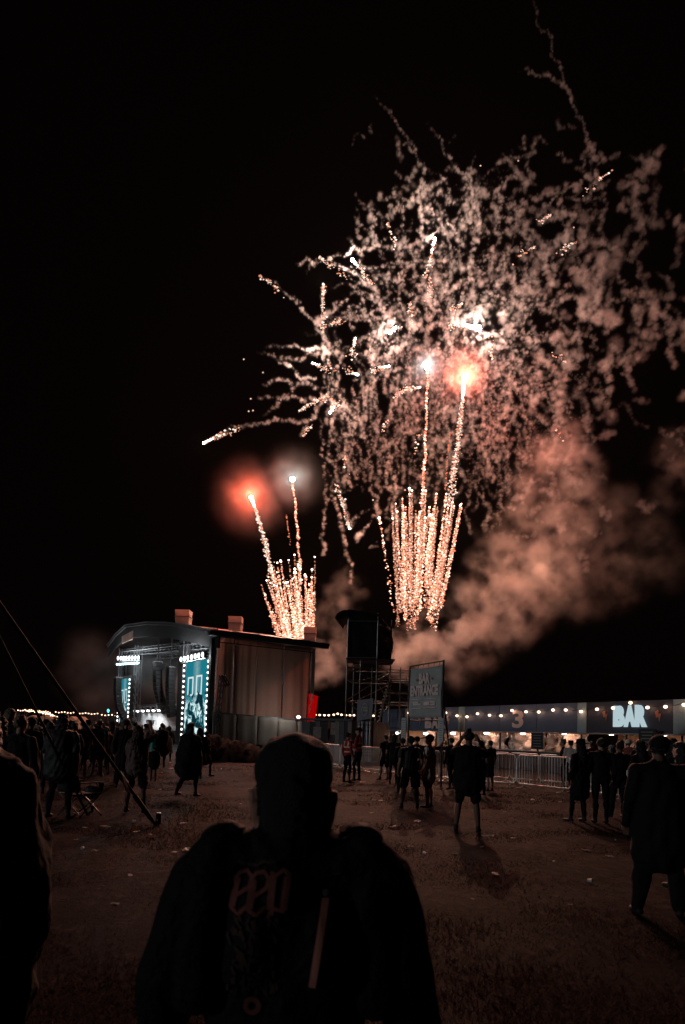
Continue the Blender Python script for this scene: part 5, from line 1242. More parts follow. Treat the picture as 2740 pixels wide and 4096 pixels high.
def camp_chair():
    c = G(318, 3262); root = empty('camp_chair', (c.x, c.y, 0), 'folding camp chair with black fabric and crossed tube legs', 'chair', None, rad(-25))
    W, D, hs = .27, .24, .42; mt = mat('chair_tube', (.06, .06, .065), .35, .7); mf = mat('chair_fabric', (.012, .012, .013), .8, bump=.3)
    C4 = [(-W, -D), (W, -D), (W, D), (-W, D)]
    for i in range(4):
        (x0, y0), (x1, y1) = C4[i], C4[(i+1) % 4]
        for a, b in (((x0, y0, .02), (x1, y1, hs)), ((x1, y1, .02), (x0, y0, hs))):
            mb = MB(); mb.tube(a, b, .011, n=6); mb.build('leg', mt, root, local=True)
        mb = MB(); mb.tube((x0, y0, .0), (x0, y0, .03), .02, n=8); mb.build('foot', m_dark, root, local=True)
    vs = []; n = 8
    for i in range(n+1):
        for j in range(n+1): t, w = i/n*2-1, j/n*2-1; vs.append((t*W, w*D, hs-.07*(1-t*t)*(1-w*w*.6)))
    mb = MB(); mb.add(vs, [(i*(n+1)+j, (i+1)*(n+1)+j, (i+1)*(n+1)+j+1, i*(n+1)+j+1) for i in range(n) for j in range(n)], 0, True); o = mb.build('seat', mf, root, local=True); o.modifiers.new('t', 'SOLIDIFY').thickness = .012
    vs = []
    for i in range(n+1):
        for j in range(n+1): t, w = i/n*2-1, j/n; vs.append((t*W, -D-.04-.12*w-.05*(1-t*t), hs+.02+.48*w))
    mb = MB(); mb.add(vs, [(i*(n+1)+j, (i+1)*(n+1)+j, (i+1)*(n+1)+j+1, i*(n+1)+j+1) for i in range(n) for j in range(n)], 0, True); o = mb.build('backrest', mf, root, local=True); o.modifiers.new('t', 'SOLIDIFY').thickness = .012
    for s in (-1, 1):
        mb = MB(); mb.tube((s*W, -D, hs), (s*W, -D-.18, hs+.52), .011, n=6); mb.build('back_post', mt, root, local=True)
        mb = MB(); mb.tube((s*W, D, hs), (s*W, D, hs+.18), .011, n=6); mb.build('arm_post', mt, root, local=True)
        mb = MB(); mb.frame((s*(W+.01), 0, hs+.19), (.035, 0, 0), (0, D+.06, 0), (0, 0, .008)); ar = mb.build('armrest', mf, root, local=True)
        mb = MB(); mb.tube((s*(W+.06), D-.08, hs+.04), (s*(W+.06), D-.08, hs+.18), .045, .05, 12); mb.build('cup_holder', mf, ar, local=True)
camp_chair()
# bag and pale bundle beside the chair
c = G(372, 3185); o = MB().ball(c+Vector((0, 0, .13)), .17, 12, 8, sc=(1.2, .7, .75)).build('black_bag', mat('bag_nylon', (.012, .012, .013), .6, bump=.5), loc=c); tag(o, 'small black bag lying on the grass beside the camp chair', 'bag')
mb = MB(); mb.path([c+Vector((-.12, 0, .2)), c+Vector((-.04, -.02, .33)), c+Vector((.06, -.02, .33)), c+Vector((.12, 0, .2))], .012); mb.build('handle', m_strap, o)
def can(px, fy, h, label):
    c = G(px, fy); o = MB().tube(c+Vector((0, 0, .0)), c+Vector((0, 0, h*.92)), h*.24, n=16).tube(c+Vector((0, 0, h*.92)), c+Vector((0, 0, h)), h*.24, h*.19, 16).build('drink_can', mat('can_print', (.10, .07, .06), .35, .5, var=.4), loc=c); tag(o, label, 'can')
    mb = MB(); mb.tube(c+Vector((0, 0, h*.985)), c+Vector((0, 0, h*1.01)), h*.2, n=16); mb.build('rim', mat('can_rim', (.75, .68, .64), .3, .9), o)
can(366, 3248, .17, 'drink can standing upright on the grass beside the camp chair')
can(633, 3296, .19, 'tall drink can standing upright at the peg of the long strap')
# litter
lr = random.Random(5)
def litter_meshes():
    out = []
    for k in range(5):
        mb = MB(); r = random.Random(k); n = 5; vs = []
        L_, W_ = r.uniform(.08, .16), r.uniform(.04, .08)
        for i in range(n):
            for j in range(4): vs.append(((i/(n-1)-.5)*L_*2, (j/3-.5)*W_*2+r.uniform(-.01, .01), r.uniform(.0, .045)))
        mb.add(vs, [(i*4+j, (i+1)*4+j, (i+1)*4+j+1, i*4+j+1) for i in range(n-1) for j in range(3)])
        me = mb.mesh('litter', [tmat('litter_paper', (.50, .44, .40), .3, rough=.5, var=.3, bump=.2)]); out.append(me)
    mb = MB(); mb.tube((-.055, 0, .038), (.055, 0, .03), .038, .028, 10); out.append(mb.mesh('litter', [mat('litter_cup', (.66, .62, .58), .4, var=.15)]))
    return out
LM = litter_meshes()
spots = [(520, 3505), (1270, 3770 - 300), (1575, 3310), (2215, 3448), (2280, 3622), (2545, 3280), (1525, 3205), (1695, 3228), (1450, 3130), (1350, 3095), (870, 3048), (885, 3078), (680, 3052), (690, 3062), (685, 3075), (648, 3092), (470, 3025), (365, 3030), (395, 3024), (455, 3204), (500, 3168), (720, 3045), (2240, 3210), (2165, 3218), (2400, 3180), (2130, 3200), (1440, 3180), (1620, 3265), (2020, 3250), (2360, 3530), (1980, 3500), (640, 3160), (980, 3120), (930, 3085), (1790, 3165), (330, 3400), (420, 3310), (545, 3330), (610, 3345), (1890, 3600), (2440, 3430), (1700, 3420), (460, 3620), (390, 3560)]
spots += [(lr.uniform(300, 2500), 3020+lr.random()**1.5*420) for _ in range(46)]
for i, (px, fy) in enumerate(spots):
    g = G(px, fy); o = inst('litter', LM[i % 6], (g.x, g.y, .008), None, (0, 0, lr.uniform(0, 6.28)), (lr.uniform(.25, .65)*(1 if g.y > 7 else .45),)*3)
    tag(o, 'small pale scrap of litter lying on the trampled grass', 'litter', 'litter scattered over the grass')

# ================================================================== FIREWORKS
YF = 128.0                                                        # depth of the show, behind the stage
spark_m = [emat('spark_salmon', (1, .42, .27), 1.5), emat('spark_pale', (1, .66, .5), 2.6), emat('spark_deep', (1, .27, .13), .85)]
white_m = [emat('spark_white', (1, .84, .72), 1.2), emat('spark_cream', (1, .62, .45), 1.0), emat('spark_amber', (1, .38, .22), .75)]
star_m = emat('star_white', (1, .97, .95), 14); star_o = emat('star_orange', (1, .68, .5), 8); star_t = emat('star_tealwhite', (.9, 1, 1), 18)
def octa(mb, c, r, mi, sx=1.0, sz=1.0):
    c = Vector(c); vs = [c+Vector(v) for v in ((r*sx, 0, 0), (-r*sx, 0, 0), (0, r, 0), (0, -r, 0), (0, 0, r*sz), (0, 0, -r*sz))]
    mb.add(vs, [(0, 2, 4), (2, 1, 4), (1, 3, 4), (3, 0, 4), (2, 0, 5), (1, 2, 5), (3, 1, 5), (0, 3, 5)], mi)
fr_ = random.Random(99)
def comet(pts, Y, label, group, n=60, spread=.18, size=.11, head=.16, hm=star_o, ms=spark_m, fade=0.0, cat='firework', light=None, head_fill=0.0, dy=0.0, wig=0.0):
    """pts: head first, then down the tail (photo positions on the plane of depth Y)"""
    q = [P(x, y, Y+dy*i) for i, (x, y) in enumerate(pts)]
    root = empty('firework_comet', q[0], label, cat, group)
    if head:
        d = (q[0]-q[1]).normalized(); mb = MB(); mb.ball(q[0], head, 10, 8)
        if head_fill: mb.tube(q[0], q[0]-d*head_fill, head*.9, head*.25, 10)
        mb.build('star', hm, root)
    seg = [(b-a).length for a, b in zip(q[:-1], q[1:])]; tot = sum(seg); mb = MB()
    for k in range(n):
        t = fr_.random()**(1.0-.35*fade) if fade >= 0 else fr_.random()**1.5
        d = t*tot; i = 0
        while i < len(seg)-1 and d > seg[i]: d -= seg[i]; i += 1
        p = q[i].lerp(q[i+1], min(1, d/seg[i])); w = spread*(.35+t)
        p += Vector((fr_.gauss(0, w)+wig*math.sin(t*23+n), fr_.gauss(0, w), fr_.gauss(0, w)-spread*1.2*t*fr_.random()))
        octa(mb, p, size*min(2.2, fr_.lognormvariate(0, .4)), fr_.choice((0, 0, 1, 2, 2)), 1.25)
    o = mb.build('spark_trail', ms, root); o['kind'] = 'stuff'
    if light: lamp('glow', q[0]+Vector((0, -.3, 0)), light[0], light[1], .5, root)
    return root
# fan over the stage roof
fa = random.Random(4); NF = 36
def mset(r):
    k = fa.choice((.55, .8, 1.0, 1.3, 1.9)); nm = 'fan_%d' % int(k*100)
    return [emat(nm+'a', (1, .42, .27), 1.3*k), emat(nm+'b', (1, .62, .46), 2.2*k), emat(nm+'c', (1, .27, .13), .8*k)]
for k in range(NF):
    t = (k+.5)/NF+fa.uniform(-.02, .02); xb = 1122+t*128+fa.uniform(-9, 9); xt = 1046+t*214+fa.uniform(-12, 12); hump = math.sin(t*math.pi)
    yt = 2335-hump*75-t*40+fa.uniform(-35, 95)
    if k == 0: xt, yt = 1043, 2330
    if k == NF-1: xt, yt = 1259, 2228
    comet([(xt, yt), (xt*.5+xb*.5+fa.uniform(-3, 3), (yt+2545)/2), (xb, 2560)], 104+fa.uniform(-5, 5), 'salmon spark comet in the fan rising over the stage roof', 'fan of spark comets over the stage', n=fa.randint(90, 210), spread=fa.uniform(.07, .14), size=.074, head=fa.choice((0, .09, .12, .16)), ms=mset(0), fade=.9)
# fan behind the scaffold tower
NG = 46
for k in range(NG):
    t = (k+.5)/NG+fa.uniform(-.02, .02); xb = 1592+t*172+fa.uniform(-9, 9); xt = 1560+t*284+fa.uniform(-12, 12); gap = abs(t-.58) < .06
    yt = 2040-35*math.sin(t*math.pi)+fa.uniform(-60, 75); ye = 2430+fa.uniform(-60, 90)-(130 if gap else 0)
    comet([(xt, yt), (xt*.55+xb*.45+fa.uniform(-3, 3), yt*.5+ye*.5), (xb, ye)], 106+fa.uniform(-6, 6), 'salmon spark comet in the fan rising behind the scaffold tower', 'fan of spark comets behind the tower', n=fa.randint(150, 330), spread=fa.uniform(.09, .18), size=.08, head=fa.choice((0, .1, .14, .19)), ms=mset(0), fade=.25)
comet([(1517, 2072), (1545, 2240), (1576, 2450)], 106, 'lone spark comet curving apart from the fan behind the tower', None, n=80, spread=.14, size=.10, head=.2)
# lights of the two fans, each on a bright comet of its fan
def fan_light(px, py, Y, power):
    p = P(px, py, Y); r_ = comet([(px, py), (px+2, py+150), (px+3, py+330)], Y, 'brightest comet in the middle of the fan %s' % ('over the stage roof' if px < 1400 else 'behind the tower'), None, n=140, spread=.16, size=.12, head=.24, light=(power, (1, .46, .28)))
fan_light(1180, 2290, 104, 22000); fan_light(1720, 2060, 108, 150000)
# rising rockets
comet([(1005, 1990), (1030, 2060), (1062, 2170), (1085, 2280), (1100, 2340)], 108, 'rocket with red glowing head climbing over the stage', None, n=330, spread=.22, size=.12, head=.34, hm=star_m, ms=white_m, light=(42000, (1, .10, .045)), head_fill=1.8)
comet([(1170, 1917), (1180, 2010), (1190, 2120), (1197, 2240), (1204, 2330)], 108, 'rocket with pale green-white head climbing beside the red one', None, n=260, spread=.08, size=.11, head=.42, hm=star_t, light=(5500, (.72, 1, .93)), wig=.1)
comet([(1145, 2060), (1152, 2110), (1162, 2180)], 108, 'thin fading rocket streak between the two rockets', None, n=40, spread=.06, size=.07, head=0, ms=[spark_m[2]]*3)
comet([(1710, 1470), (1706, 1640), (1700, 1820), (1688, 2010)], 118, 'rocket with teal-white head on a long straight salmon trail', None, n=420, spread=.10, size=.12, head=.5, hm=star_t, light=(18000, (.8, 1, .95)), wig=.1)
comet([(1857, 1512), (1848, 1620), (1832, 1780), (1810, 1930), (1796, 2020)], 118, 'rocket with red glow and broad white spark trail', None, n=520, spread=.30, size=.13, head=.45, hm=star_m, ms=white_m, light=(120000, (1, .09, .04)), head_fill=4.0)
comet([(1800, 1730), (1790, 1830), (1780, 1960)], 118, 'faint thin streak beside the broad white rocket trail', None, n=70, spread=.06, size=.08, head=0, ms=[spark_m[2]]*3)
# streamers of the burst: head, tail, size
ST_ = [((815, 1772), (885, 1738), (955, 1712), .36, 120, 6, 'streamer flung farthest from the burst on a long smoke tail'), ((1410, 1040), (1445, 1080), (1490, 1130), .5, 80, 5, 'bright-headed streamer crossing under an arched smoke trail'),
 ((1293, 1137), (1291, 1220), (1293, 1330), .22, 150, 0, 'upright column of beads with a pale tip'), ((1275, 1028), (1320, 1062), (1390, 1110), 0, 70, 0, 'headless beads slanting along the arched smoke trail'),
 ((1038, 1104), (1080, 1130), (1125, 1175), .12, 50, 0, 'small beaded streamer at the tip of a long slanting smoke trail'), ((1560, 1330), (1580, 1310), (1602, 1295), .5, 40, 5, 'short fat white dash above the straight rocket trail'),
 ((1420, 1355), (1414, 1390), (1404, 1430), .32, 70, 4, 'short upright streamer with white head'), ((1250, 1452), (1290, 1465), (1335, 1482), .28, 60, 4, 'level streamer with pale head pointing away from the smoke'),
 ((1555, 1465), (1525, 1468), (1478, 1476), .3, 60, 4, 'level streamer with pale head pointing into the smoke'), ((1430, 1497), (1408, 1490), (1380, 1480), .36, 50, 3, 'stubby streamer with pale knot'),
 ((1680, 1550), (1630, 1552), (1575, 1585), .22, 110, 3, 'arched streamer ending beside the teal-white rocket head'), ((1320, 1650), (1336, 1625), (1358, 1600), .36, 60, 4, 'short bright streamer falling above the pale green rocket'),
 ((1195, 1645), (1250, 1610), (1312, 1582), 0, 100, 0, 'long headless row of beads slanting out under the smoke tails'), ((1212, 1745), (1230, 1715), (1262, 1692), 0, 40, 0, 'small beads below the long slanting row'),
 ((1740, 955), (1722, 1030), (1705, 1110), .38, 130, 9, 'long bright-headed streamer shooting up'), ((1718, 1105), (1720, 1145), (1716, 1190), 0, 50, 0, 'loose beads below the upward streamer'),
 ((1915, 1312), (1870, 1303), (1795, 1295), .75, 120, 9, 'brightest white flash of the burst with level tail'), ((1398, 2115), (1372, 2020), (1342, 1930), .2, 120, 2, 'streamer diving down towards the stage'),
 ((2305, 970), (2270, 985), (2232, 1003), 0, 45, 0, 'loose beads high in the drifting smoke cloud'), ((2135, 990), (2110, 1000), (2080, 1016), 0, 30, 0, 'dim beads half veiled by the smoke cloud'),
 ((2260, 1445), (2232, 1428), (2205, 1415), 0, 18, 0, 'few beads in a short row at the edge of the smoke cloud'), ((2255, 1765), (2240, 1755), (2230, 1690), 0, 14, 0, 'sparse beads falling above the rolling smoke bank'),
 ((1968, 1435), (1963, 1400), (1960, 1355), 0, 36, 0, 'upright beads hanging just past the white flash'), ((1845, 1215), (1822, 1225), (1797, 1238), 0, 40, 0, 'amber beads above the flash'),
 ((2450, 680), (2395, 720), (2330, 775), 0, 26, 0, 'highest beads of all, strung along a faint trail'), ((2205, 860), (2180, 870), (2145, 888), 0, 40, 0, 'cluster of beads in the upper smoke'),
 ((1550, 895), (1565, 940), (1592, 990), 0, 40, 0, 'beads slanting at the top of the burst'), ((1640, 1215), (1642, 1260), (1652, 1290), 0, 50, 0, 'amber beads near the centre'),
 ((1530, 1725), (1540, 1700), (1548, 1675), 0, 20, 0, 'few beads under the centre'), ((1322, 1298), (1350, 1285), (1392, 1278), 0, 50, 0, 'level beads beside the upright column of beads'),
 ((1660, 1810), (1672, 1770), (1680, 1720), 0, 22, 0, 'beads falling beside the straight rocket trail'), ((1380, 1830), (1385, 1860), (1390, 1890), 0, 20, 0, 'beads low in the falling smoke')]
for i, (a, b, c, hd, n, fill, lab) in enumerate(ST_):
    L_ = {0: (11000, (1, .62, .47)), 1: (18000, (1, .68, .55)), 2: (15000, (1, .64, .5)), 7: (19000, (1, .66, .53)), 11: (14000, (1, .56, .42)), 16: (90000, (1, .66, .52)), 14: (26000, (1, .66, .53)), 5: (20000, (1, .66, .53)), 17: (6000, (1, .5, .36))}.get(i)
    comet([a, b, c], YF+fa.uniform(-7, 7), lab, None, n=int(n*.9), spread=.30, size=.125, head=hd*.7, hm=star_t if hd > .3 else star_m, ms=white_m, fade=-1, light=L_, head_fill=fill*.35)
# stray sparks
for k, (px, py) in enumerate([(975, 1437), (1003, 1595), (995, 1645), (1012, 1642), (1052, 1490), (2073, 643), (1922, 663), (2052, 1058), (2295, 910), (1620, 1960), (1492, 2000)]):
    p = P(px, py, YF); mb = MB(); octa(mb, p, .2, 0); o = mb.build('stray_spark', white_m[1], loc=p); tag(o, 'single stray spark drifting in the dark sky', 'spark', 'stray sparks round the burst')

# ================================================================== SMOKE (volumes lit by the fireworks)
def smoke_material(name, dens, col, anis=0.0):
    m = bpy.data.materials.new(name); m.use_nodes = True; nt = m.node_tree; nt.nodes.remove(nt.nodes['Principled BSDF'])
    v = nt.nodes.new('ShaderNodeVolumePrincipled'); v.inputs['Color'].default_value = (*col, 1); v.inputs['Anisotropy'].default_value = anis
    v.inputs['Density Attribute'].default_value = ''
    at = nt.nodes.new('ShaderNodeAttribute'); at.attribute_name = 'density'
    mu = nt.nodes.new('ShaderNodeMath'); mu.operation = 'MULTIPLY'; mu.inputs[1].default_value = dens
    nt.links.new(at.outputs['Fac'], mu.inputs[0]); nt.links.new(mu.outputs[0], v.inputs['Density'])
    nt.links.new(v.outputs[0], nt.nodes['Material Output'].inputs['Volume'])
    return m
def smoke_volume(name, label, pts, rad_, den, voxel, warp, wscale, nlo, nhi, nscale, m, pad=2.0, detail=3.0, cat='smoke', warp2=0.0, w2scale=1.0, soft=.05, power=1.0):
    pts = np.asarray(pts, float); rad_ = np.asarray(rad_, float); den = np.asarray(den, float)
    me = bpy.data.meshes.new(name); me.vertices.add(len(pts)); me.vertices.foreach_set('co', pts.reshape(-1))
    for nm, a in (('puff_radius', rad_), ('puff_density', den)):
        at = me.attributes.new(nm, 'FLOAT', 'POINT'); at.data.foreach_set('value', a)
    me.materials.append(m); o = bpy.data.objects.new(name, me); COL.objects.link(o); tag(o, label, cat, kind='stuff')
    g = bpy.data.node_groups.new(name, 'GeometryNodeTree')
    g.interface.new_socket('Geometry', in_out='INPUT', socket_type='NodeSocketGeometry'); g.interface.new_socket('Geometry', in_out='OUTPUT', socket_type='NodeSocketGeometry')
    N = g.nodes.new; L = g.links.new; gi = N('NodeGroupInput'); go = N('NodeGroupOutput')
    pos = N('GeometryNodeInputPosition')
    def noise(sc, det, ro=.55):
        n = N('ShaderNodeTexNoise'); n.inputs['Scale'].default_value = sc; n.inputs['Detail'].default_value = det; n.inputs['Roughness'].default_value = ro; L(pos.outputs[0], n.inputs['Vector']); return n
    def vm(op, a, b, scale=None):
        x = N('ShaderNodeVectorMath'); x.operation = op
        for i, y in enumerate((a, b)):
            if y is None: continue
            if isinstance(y, tuple): x.inputs[i].default_value = y
            else: L(y, x.inputs[i])
        if scale is not None: x.inputs['Scale'].default_value = scale
        return x
    w1 = noise(wscale, 2.0); sub = vm('SUBTRACT', w1.outputs['Color'], (.5, .5, .5)); scl = vm('SCALE', sub.outputs[0], None, warp)
    wp = vm('ADD', pos.outputs[0], scl.outputs[0]); cur = wp
    if warp2:
        w2 = noise(w2scale, 1.0); s2 = vm('SUBTRACT', w2.outputs['Color'], (.5, .5, .5)); sc2 = vm('SCALE', s2.outputs[0], None, warp2); cur = vm('ADD', wp.outputs[0], sc2.outputs[0])
    sn = N('GeometryNodeSampleNearest'); sn.domain = 'POINT'; L(gi.outputs[0], sn.inputs['Geometry']); L(cur.outputs[0], sn.inputs['Sample Position'])
    def si(kind, src):
        x = N('GeometryNodeSampleIndex'); x.data_type = kind; x.domain = 'POINT'; L(gi.outputs[0], x.inputs['Geometry']); L(src, x.inputs['Value']); L(sn.outputs[0], x.inputs['Index']); return x.outputs[0]
    p2 = N('GeometryNodeInputPosition'); q = si('FLOAT_VECTOR', p2.outputs[0])
    def na(nm): x = N('GeometryNodeInputNamedAttribute'); x.data_type = 'FLOAT'; x.inputs['Name'].default_value = nm; return x.outputs[0]
    r = si('FLOAT', na('puff_radius')); a = si('FLOAT', na('puff_density'))
    di = vm('DISTANCE', cur.outputs[0], q)
    def ma(op, x, y):
        n = N('ShaderNodeMath'); n.operation = op
        for i, v in enumerate((x, y)):
            if isinstance(v, (int, float)): n.inputs[i].default_value = v
            else: L(v, n.inputs[i])
        return n.outputs[0]
    t = ma('DIVIDE', di.outputs['Value'], r)
    mr = N('ShaderNodeMapRange'); mr.interpolation_type = 'SMOOTHSTEP'; mr.inputs['From Min'].default_value = 1.0; mr.inputs['From Max'].default_value = soft; L(t, mr.inputs['Value'])
    nz = noise(nscale, detail, .6); m2 = N('ShaderNodeMapRange'); m2.interpolation_type = 'SMOOTHSTEP'; m2.inputs['From Min'].default_value = nlo; m2.inputs['From Max'].default_value = nhi; L(nz.outputs['Fac'], m2.inputs['Value'])
    d = ma('MULTIPLY', ma('MULTIPLY', ma('POWER', mr.outputs[0], power), m2.outputs[0]), a)
    vc = N('GeometryNodeVolumeCube'); L(d, vc.inputs['Density'])
    lo = (pts-rad_[:, None]).min(0)-pad*.4; hi = (pts+rad_[:, None]).max(0)+pad*.4
    vc.inputs['Min'].default_value = tuple(lo); vc.inputs['Max'].default_value = tuple(hi)
    for i, k in enumerate('XYZ'): vc.inputs['Resolution '+k].default_value = max(8, int((hi[i]-lo[i])/voxel))
    sm = N('GeometryNodeSetMaterial'); sm.inputs['Material'].default_value = m
    L(vc.outputs[0], sm.inputs['Geometry']); L(sm.outputs[0], go.inputs[0])
    md = o.modifiers.new('smoke', 'NODES'); md.node_group = g
    return o
sp, sr, sd_ = [], [], []
sv = np.random.default_rng(31)
def trail(px, r0=.55, r1=.8, dens=1.0, Y=None, slope=None, jit=.18):
    Y = YF+sv.uniform(-4, 4) if Y is None else Y; slope = sv.uniform(-4, 4) if slope is None else slope
    n = len(px); q = np.array([P(x, y, Y+slope*i/(n-1)) for i, (x, y) in enumerate(px)])
    seg = np.linalg.norm(np.diff(q, axis=0), axis=1); cum = np.concatenate([[0], np.cumsum(seg)]); k = max(4, int(cum[-1]/.4)); s = np.linspace(0, cum[-1], k)
    w = np.stack([np.interp(s, cum, q[:, i]) for i in range(3)], -1)
    ph = sv.uniform(0, 6.28, 6); fq = sv.uniform(.5, 1.6, 6)
    for i in range(3): w[:, i] += jit*(np.sin(s*fq[i]+ph[i])+.7*np.sin(s*fq[i+3]*2.1+ph[i+3]))+sv.normal(0, .08, k)
    tt = s/cum[-1]; rr = (r0+(r1-r0)*tt)*sv.uniform(.65, 1.25, k)
    sp.append(w); sr.append(rr); sd_.append(dens*sv.uniform(.6, 1.2, k)*np.minimum(1, .25+tt*4))
TR = [[(1025, 1404), (1108, 1433), (1146, 1455), (1185, 1490), (1210, 1515), (1255, 1512)], [(1064, 1388), (1140, 1382), (1198, 1390), (1274, 1391), (1325, 1410)], [(1121, 1442), (1204, 1428), (1287, 1410), (1340, 1415)],
 [(1048, 1541), (1083, 1525), (1166, 1522)], [(1038, 1595), (1115, 1588), (1172, 1589), (1217, 1605), (1300, 1580)], [(1057, 1669), (1089, 1634), (1121, 1595), (1166, 1576), (1175, 1544), (1210, 1528), (1261, 1538)],
 [(830, 1764), (885, 1734), (968, 1704), (1032, 1691), (1121, 1680), (1229, 1681)], [(1038, 1104), (1108, 1136), (1175, 1200), (1223, 1251), (1261, 1302), (1331, 1391)], [(1219, 1080), (1260, 1052), (1319, 1031), (1376, 1021), (1408, 996), (1465, 996), (1523, 989), (1593, 983), (1695, 980)],
 [(1319, 1034), (1370, 1069), (1427, 1104), (1491, 1152), (1516, 1200), (1535, 1238)], [(1484, 1078), (1548, 1053), (1695, 1047), (1800, 1040)], [(1395, 1257), (1433, 1244), (1497, 1238), (1535, 1247), (1593, 1251)], [(1293, 1142), (1290, 1283), (1293, 1442)],
 [(1280, 1684), (1290, 1793), (1296, 1888), (1305, 2000), (1288, 2120), (1300, 2220)], [(1325, 1748), (1312, 1806), (1344, 1895), (1372, 2000), (1398, 2110)], [(1363, 1512), (1280, 1627), (1248, 1665), (1210, 1735)], [(1605, 1360), (1660, 1325), (1700, 1315), (1780, 1290)],
 [(1490, 380), (1545, 436), (1605, 513), (1639, 590), (1695, 684), (1699, 735), (1673, 795), (1682, 855), (1690, 960)], [(1716, 491), (1767, 581), (1819, 667), (1879, 718), (1887, 769), (1913, 855), (1921, 923)],
 [(2126, -20), (2152, 94), (2195, 137), (2203, 205), (2246, 256), (2255, 342), (2289, 402), (2323, 479), (2349, 555), (2391, 650), (2380, 740)], [(2075, 286), (2169, 295), (2220, 320), (2255, 350)], [(1480, 805), (1497, 880), (1490, 940), (1510, 985)], [(1424, 830), (1438, 950)],
 [(2161, 837), (2220, 795), (2340, 709)], [(1580, 785), (1640, 800), (1673, 795)], [(2098, 1457), (2131, 1497), (2177, 1577), (2224, 1663), (2231, 1722)], [(1985, 1364), (2038, 1334), (2098, 1351), (2164, 1368)], [(1720, 1510), (1766, 1563), (1800, 1623), (1813, 1676)], [(1998, 690), (2000, 780), (1990, 870)],
 [(1310, 1880), (1370, 2120), (1400, 2250), (1410, 2330)], [(1405, 1600), (1420, 1720), (1395, 1850), (1365, 1960)], [(1560, 1130), (1600, 1200), (1640, 1300)], [(1180, 1050), (1230, 1040), (1260, 1060)]]
for t_ in TR: trail(t_, .26, .5, 2.2, jit=.22)
# hanging strands falling from the burst
for k in range(95):
    x = sv.uniform(1290, 2080); y0 = sv.uniform(1250, 1750); L_ = sv.uniform(150, 480); pts = [(x, y0)]
    for i in range(5): pts.append((pts[-1][0]+sv.uniform(-18, 22), y0+L_*(i+1)/5))
    trail(pts, .24, .46, sv.uniform(.9, 2.0), jit=.3)
# radial strands round the burst centre
for k in range(110):
    a = sv.uniform(0, 6.28); r0_ = sv.uniform(60, 260); r1_ = r0_+sv.uniform(120, 330); cx_, cy__ = 1640+sv.uniform(-150, 330), 1290+sv.uniform(-150, 130)
    pts = [(cx_+r*math.cos(a)+sv.uniform(-14, 14), cy__+r*math.sin(a)*.85+sv.uniform(-14, 14)+(r/300)**2*20) for r in np.linspace(r1_, r0_, 5)]
    if pts[0][0] < 1200: continue
    trail(pts, .22, .44, sv.uniform(1.0, 2.0), jit=.3)
# mottled drifting cloud, thick above and right of the burst
def cloud_w(x, y):
    g = lambda cx_, cy__, sx_, sy_: math.exp(-((x-cx_)/sx_)**2-((y-cy__)/sy_)**2)
    return 1.0*g(1980, 1080, 360, 330)+.9*g(1900, 1450, 320, 280)+.45*g(2330, 1250, 320, 420)+.7*g(1960, 1650, 170, 200)+.45*g(1560, 1400, 220, 260)+.55*g(2090, 1720, 230, 330)+.35*g(1560, 1850, 230, 260)+.15*g(2480, 850, 240, 300)+.5*g(1800, 820, 240, 170)
cnt_ = 0
while cnt_ < 900:
    x, y = sv.uniform(1330, 2850), sv.uniform(480, 2250)
    if sv.random() > cloud_w(x, y): continue
    cnt_ += 1; a = sv.uniform(0, 6.28); L_ = sv.uniform(40, 130); pts = [(x, y)]
    for i in range(3): a += sv.uniform(-.9, .9); pts.append((pts[-1][0]+L_/3*math.cos(a)*.8, pts[-1][1]+L_/3*math.sin(a)+L_*.12))
    big = 1+1.1*max(0, (x-1850)/700)
    trail(pts, sv.lognormal(-1.2, .35)*big, sv.lognormal(-.95, .4)*big, sv.uniform(.5, 1.9)/big**.5, jit=.35, Y=YF+sv.uniform(-4, 4), slope=sv.uniform(-2, 2))
burst_m = smoke_material('burst_smoke', .26, (.90, .87, .85), .0)
smoke_volume('smoke', 'curling smoke trails and drifting puffs of the firework burst', np.concatenate(sp), np.concatenate(sr), np.concatenate(sd_), .24, 1.1, .5, .30, .58, .95, burst_m, warp2=.9, w2scale=1.5, soft=.3)
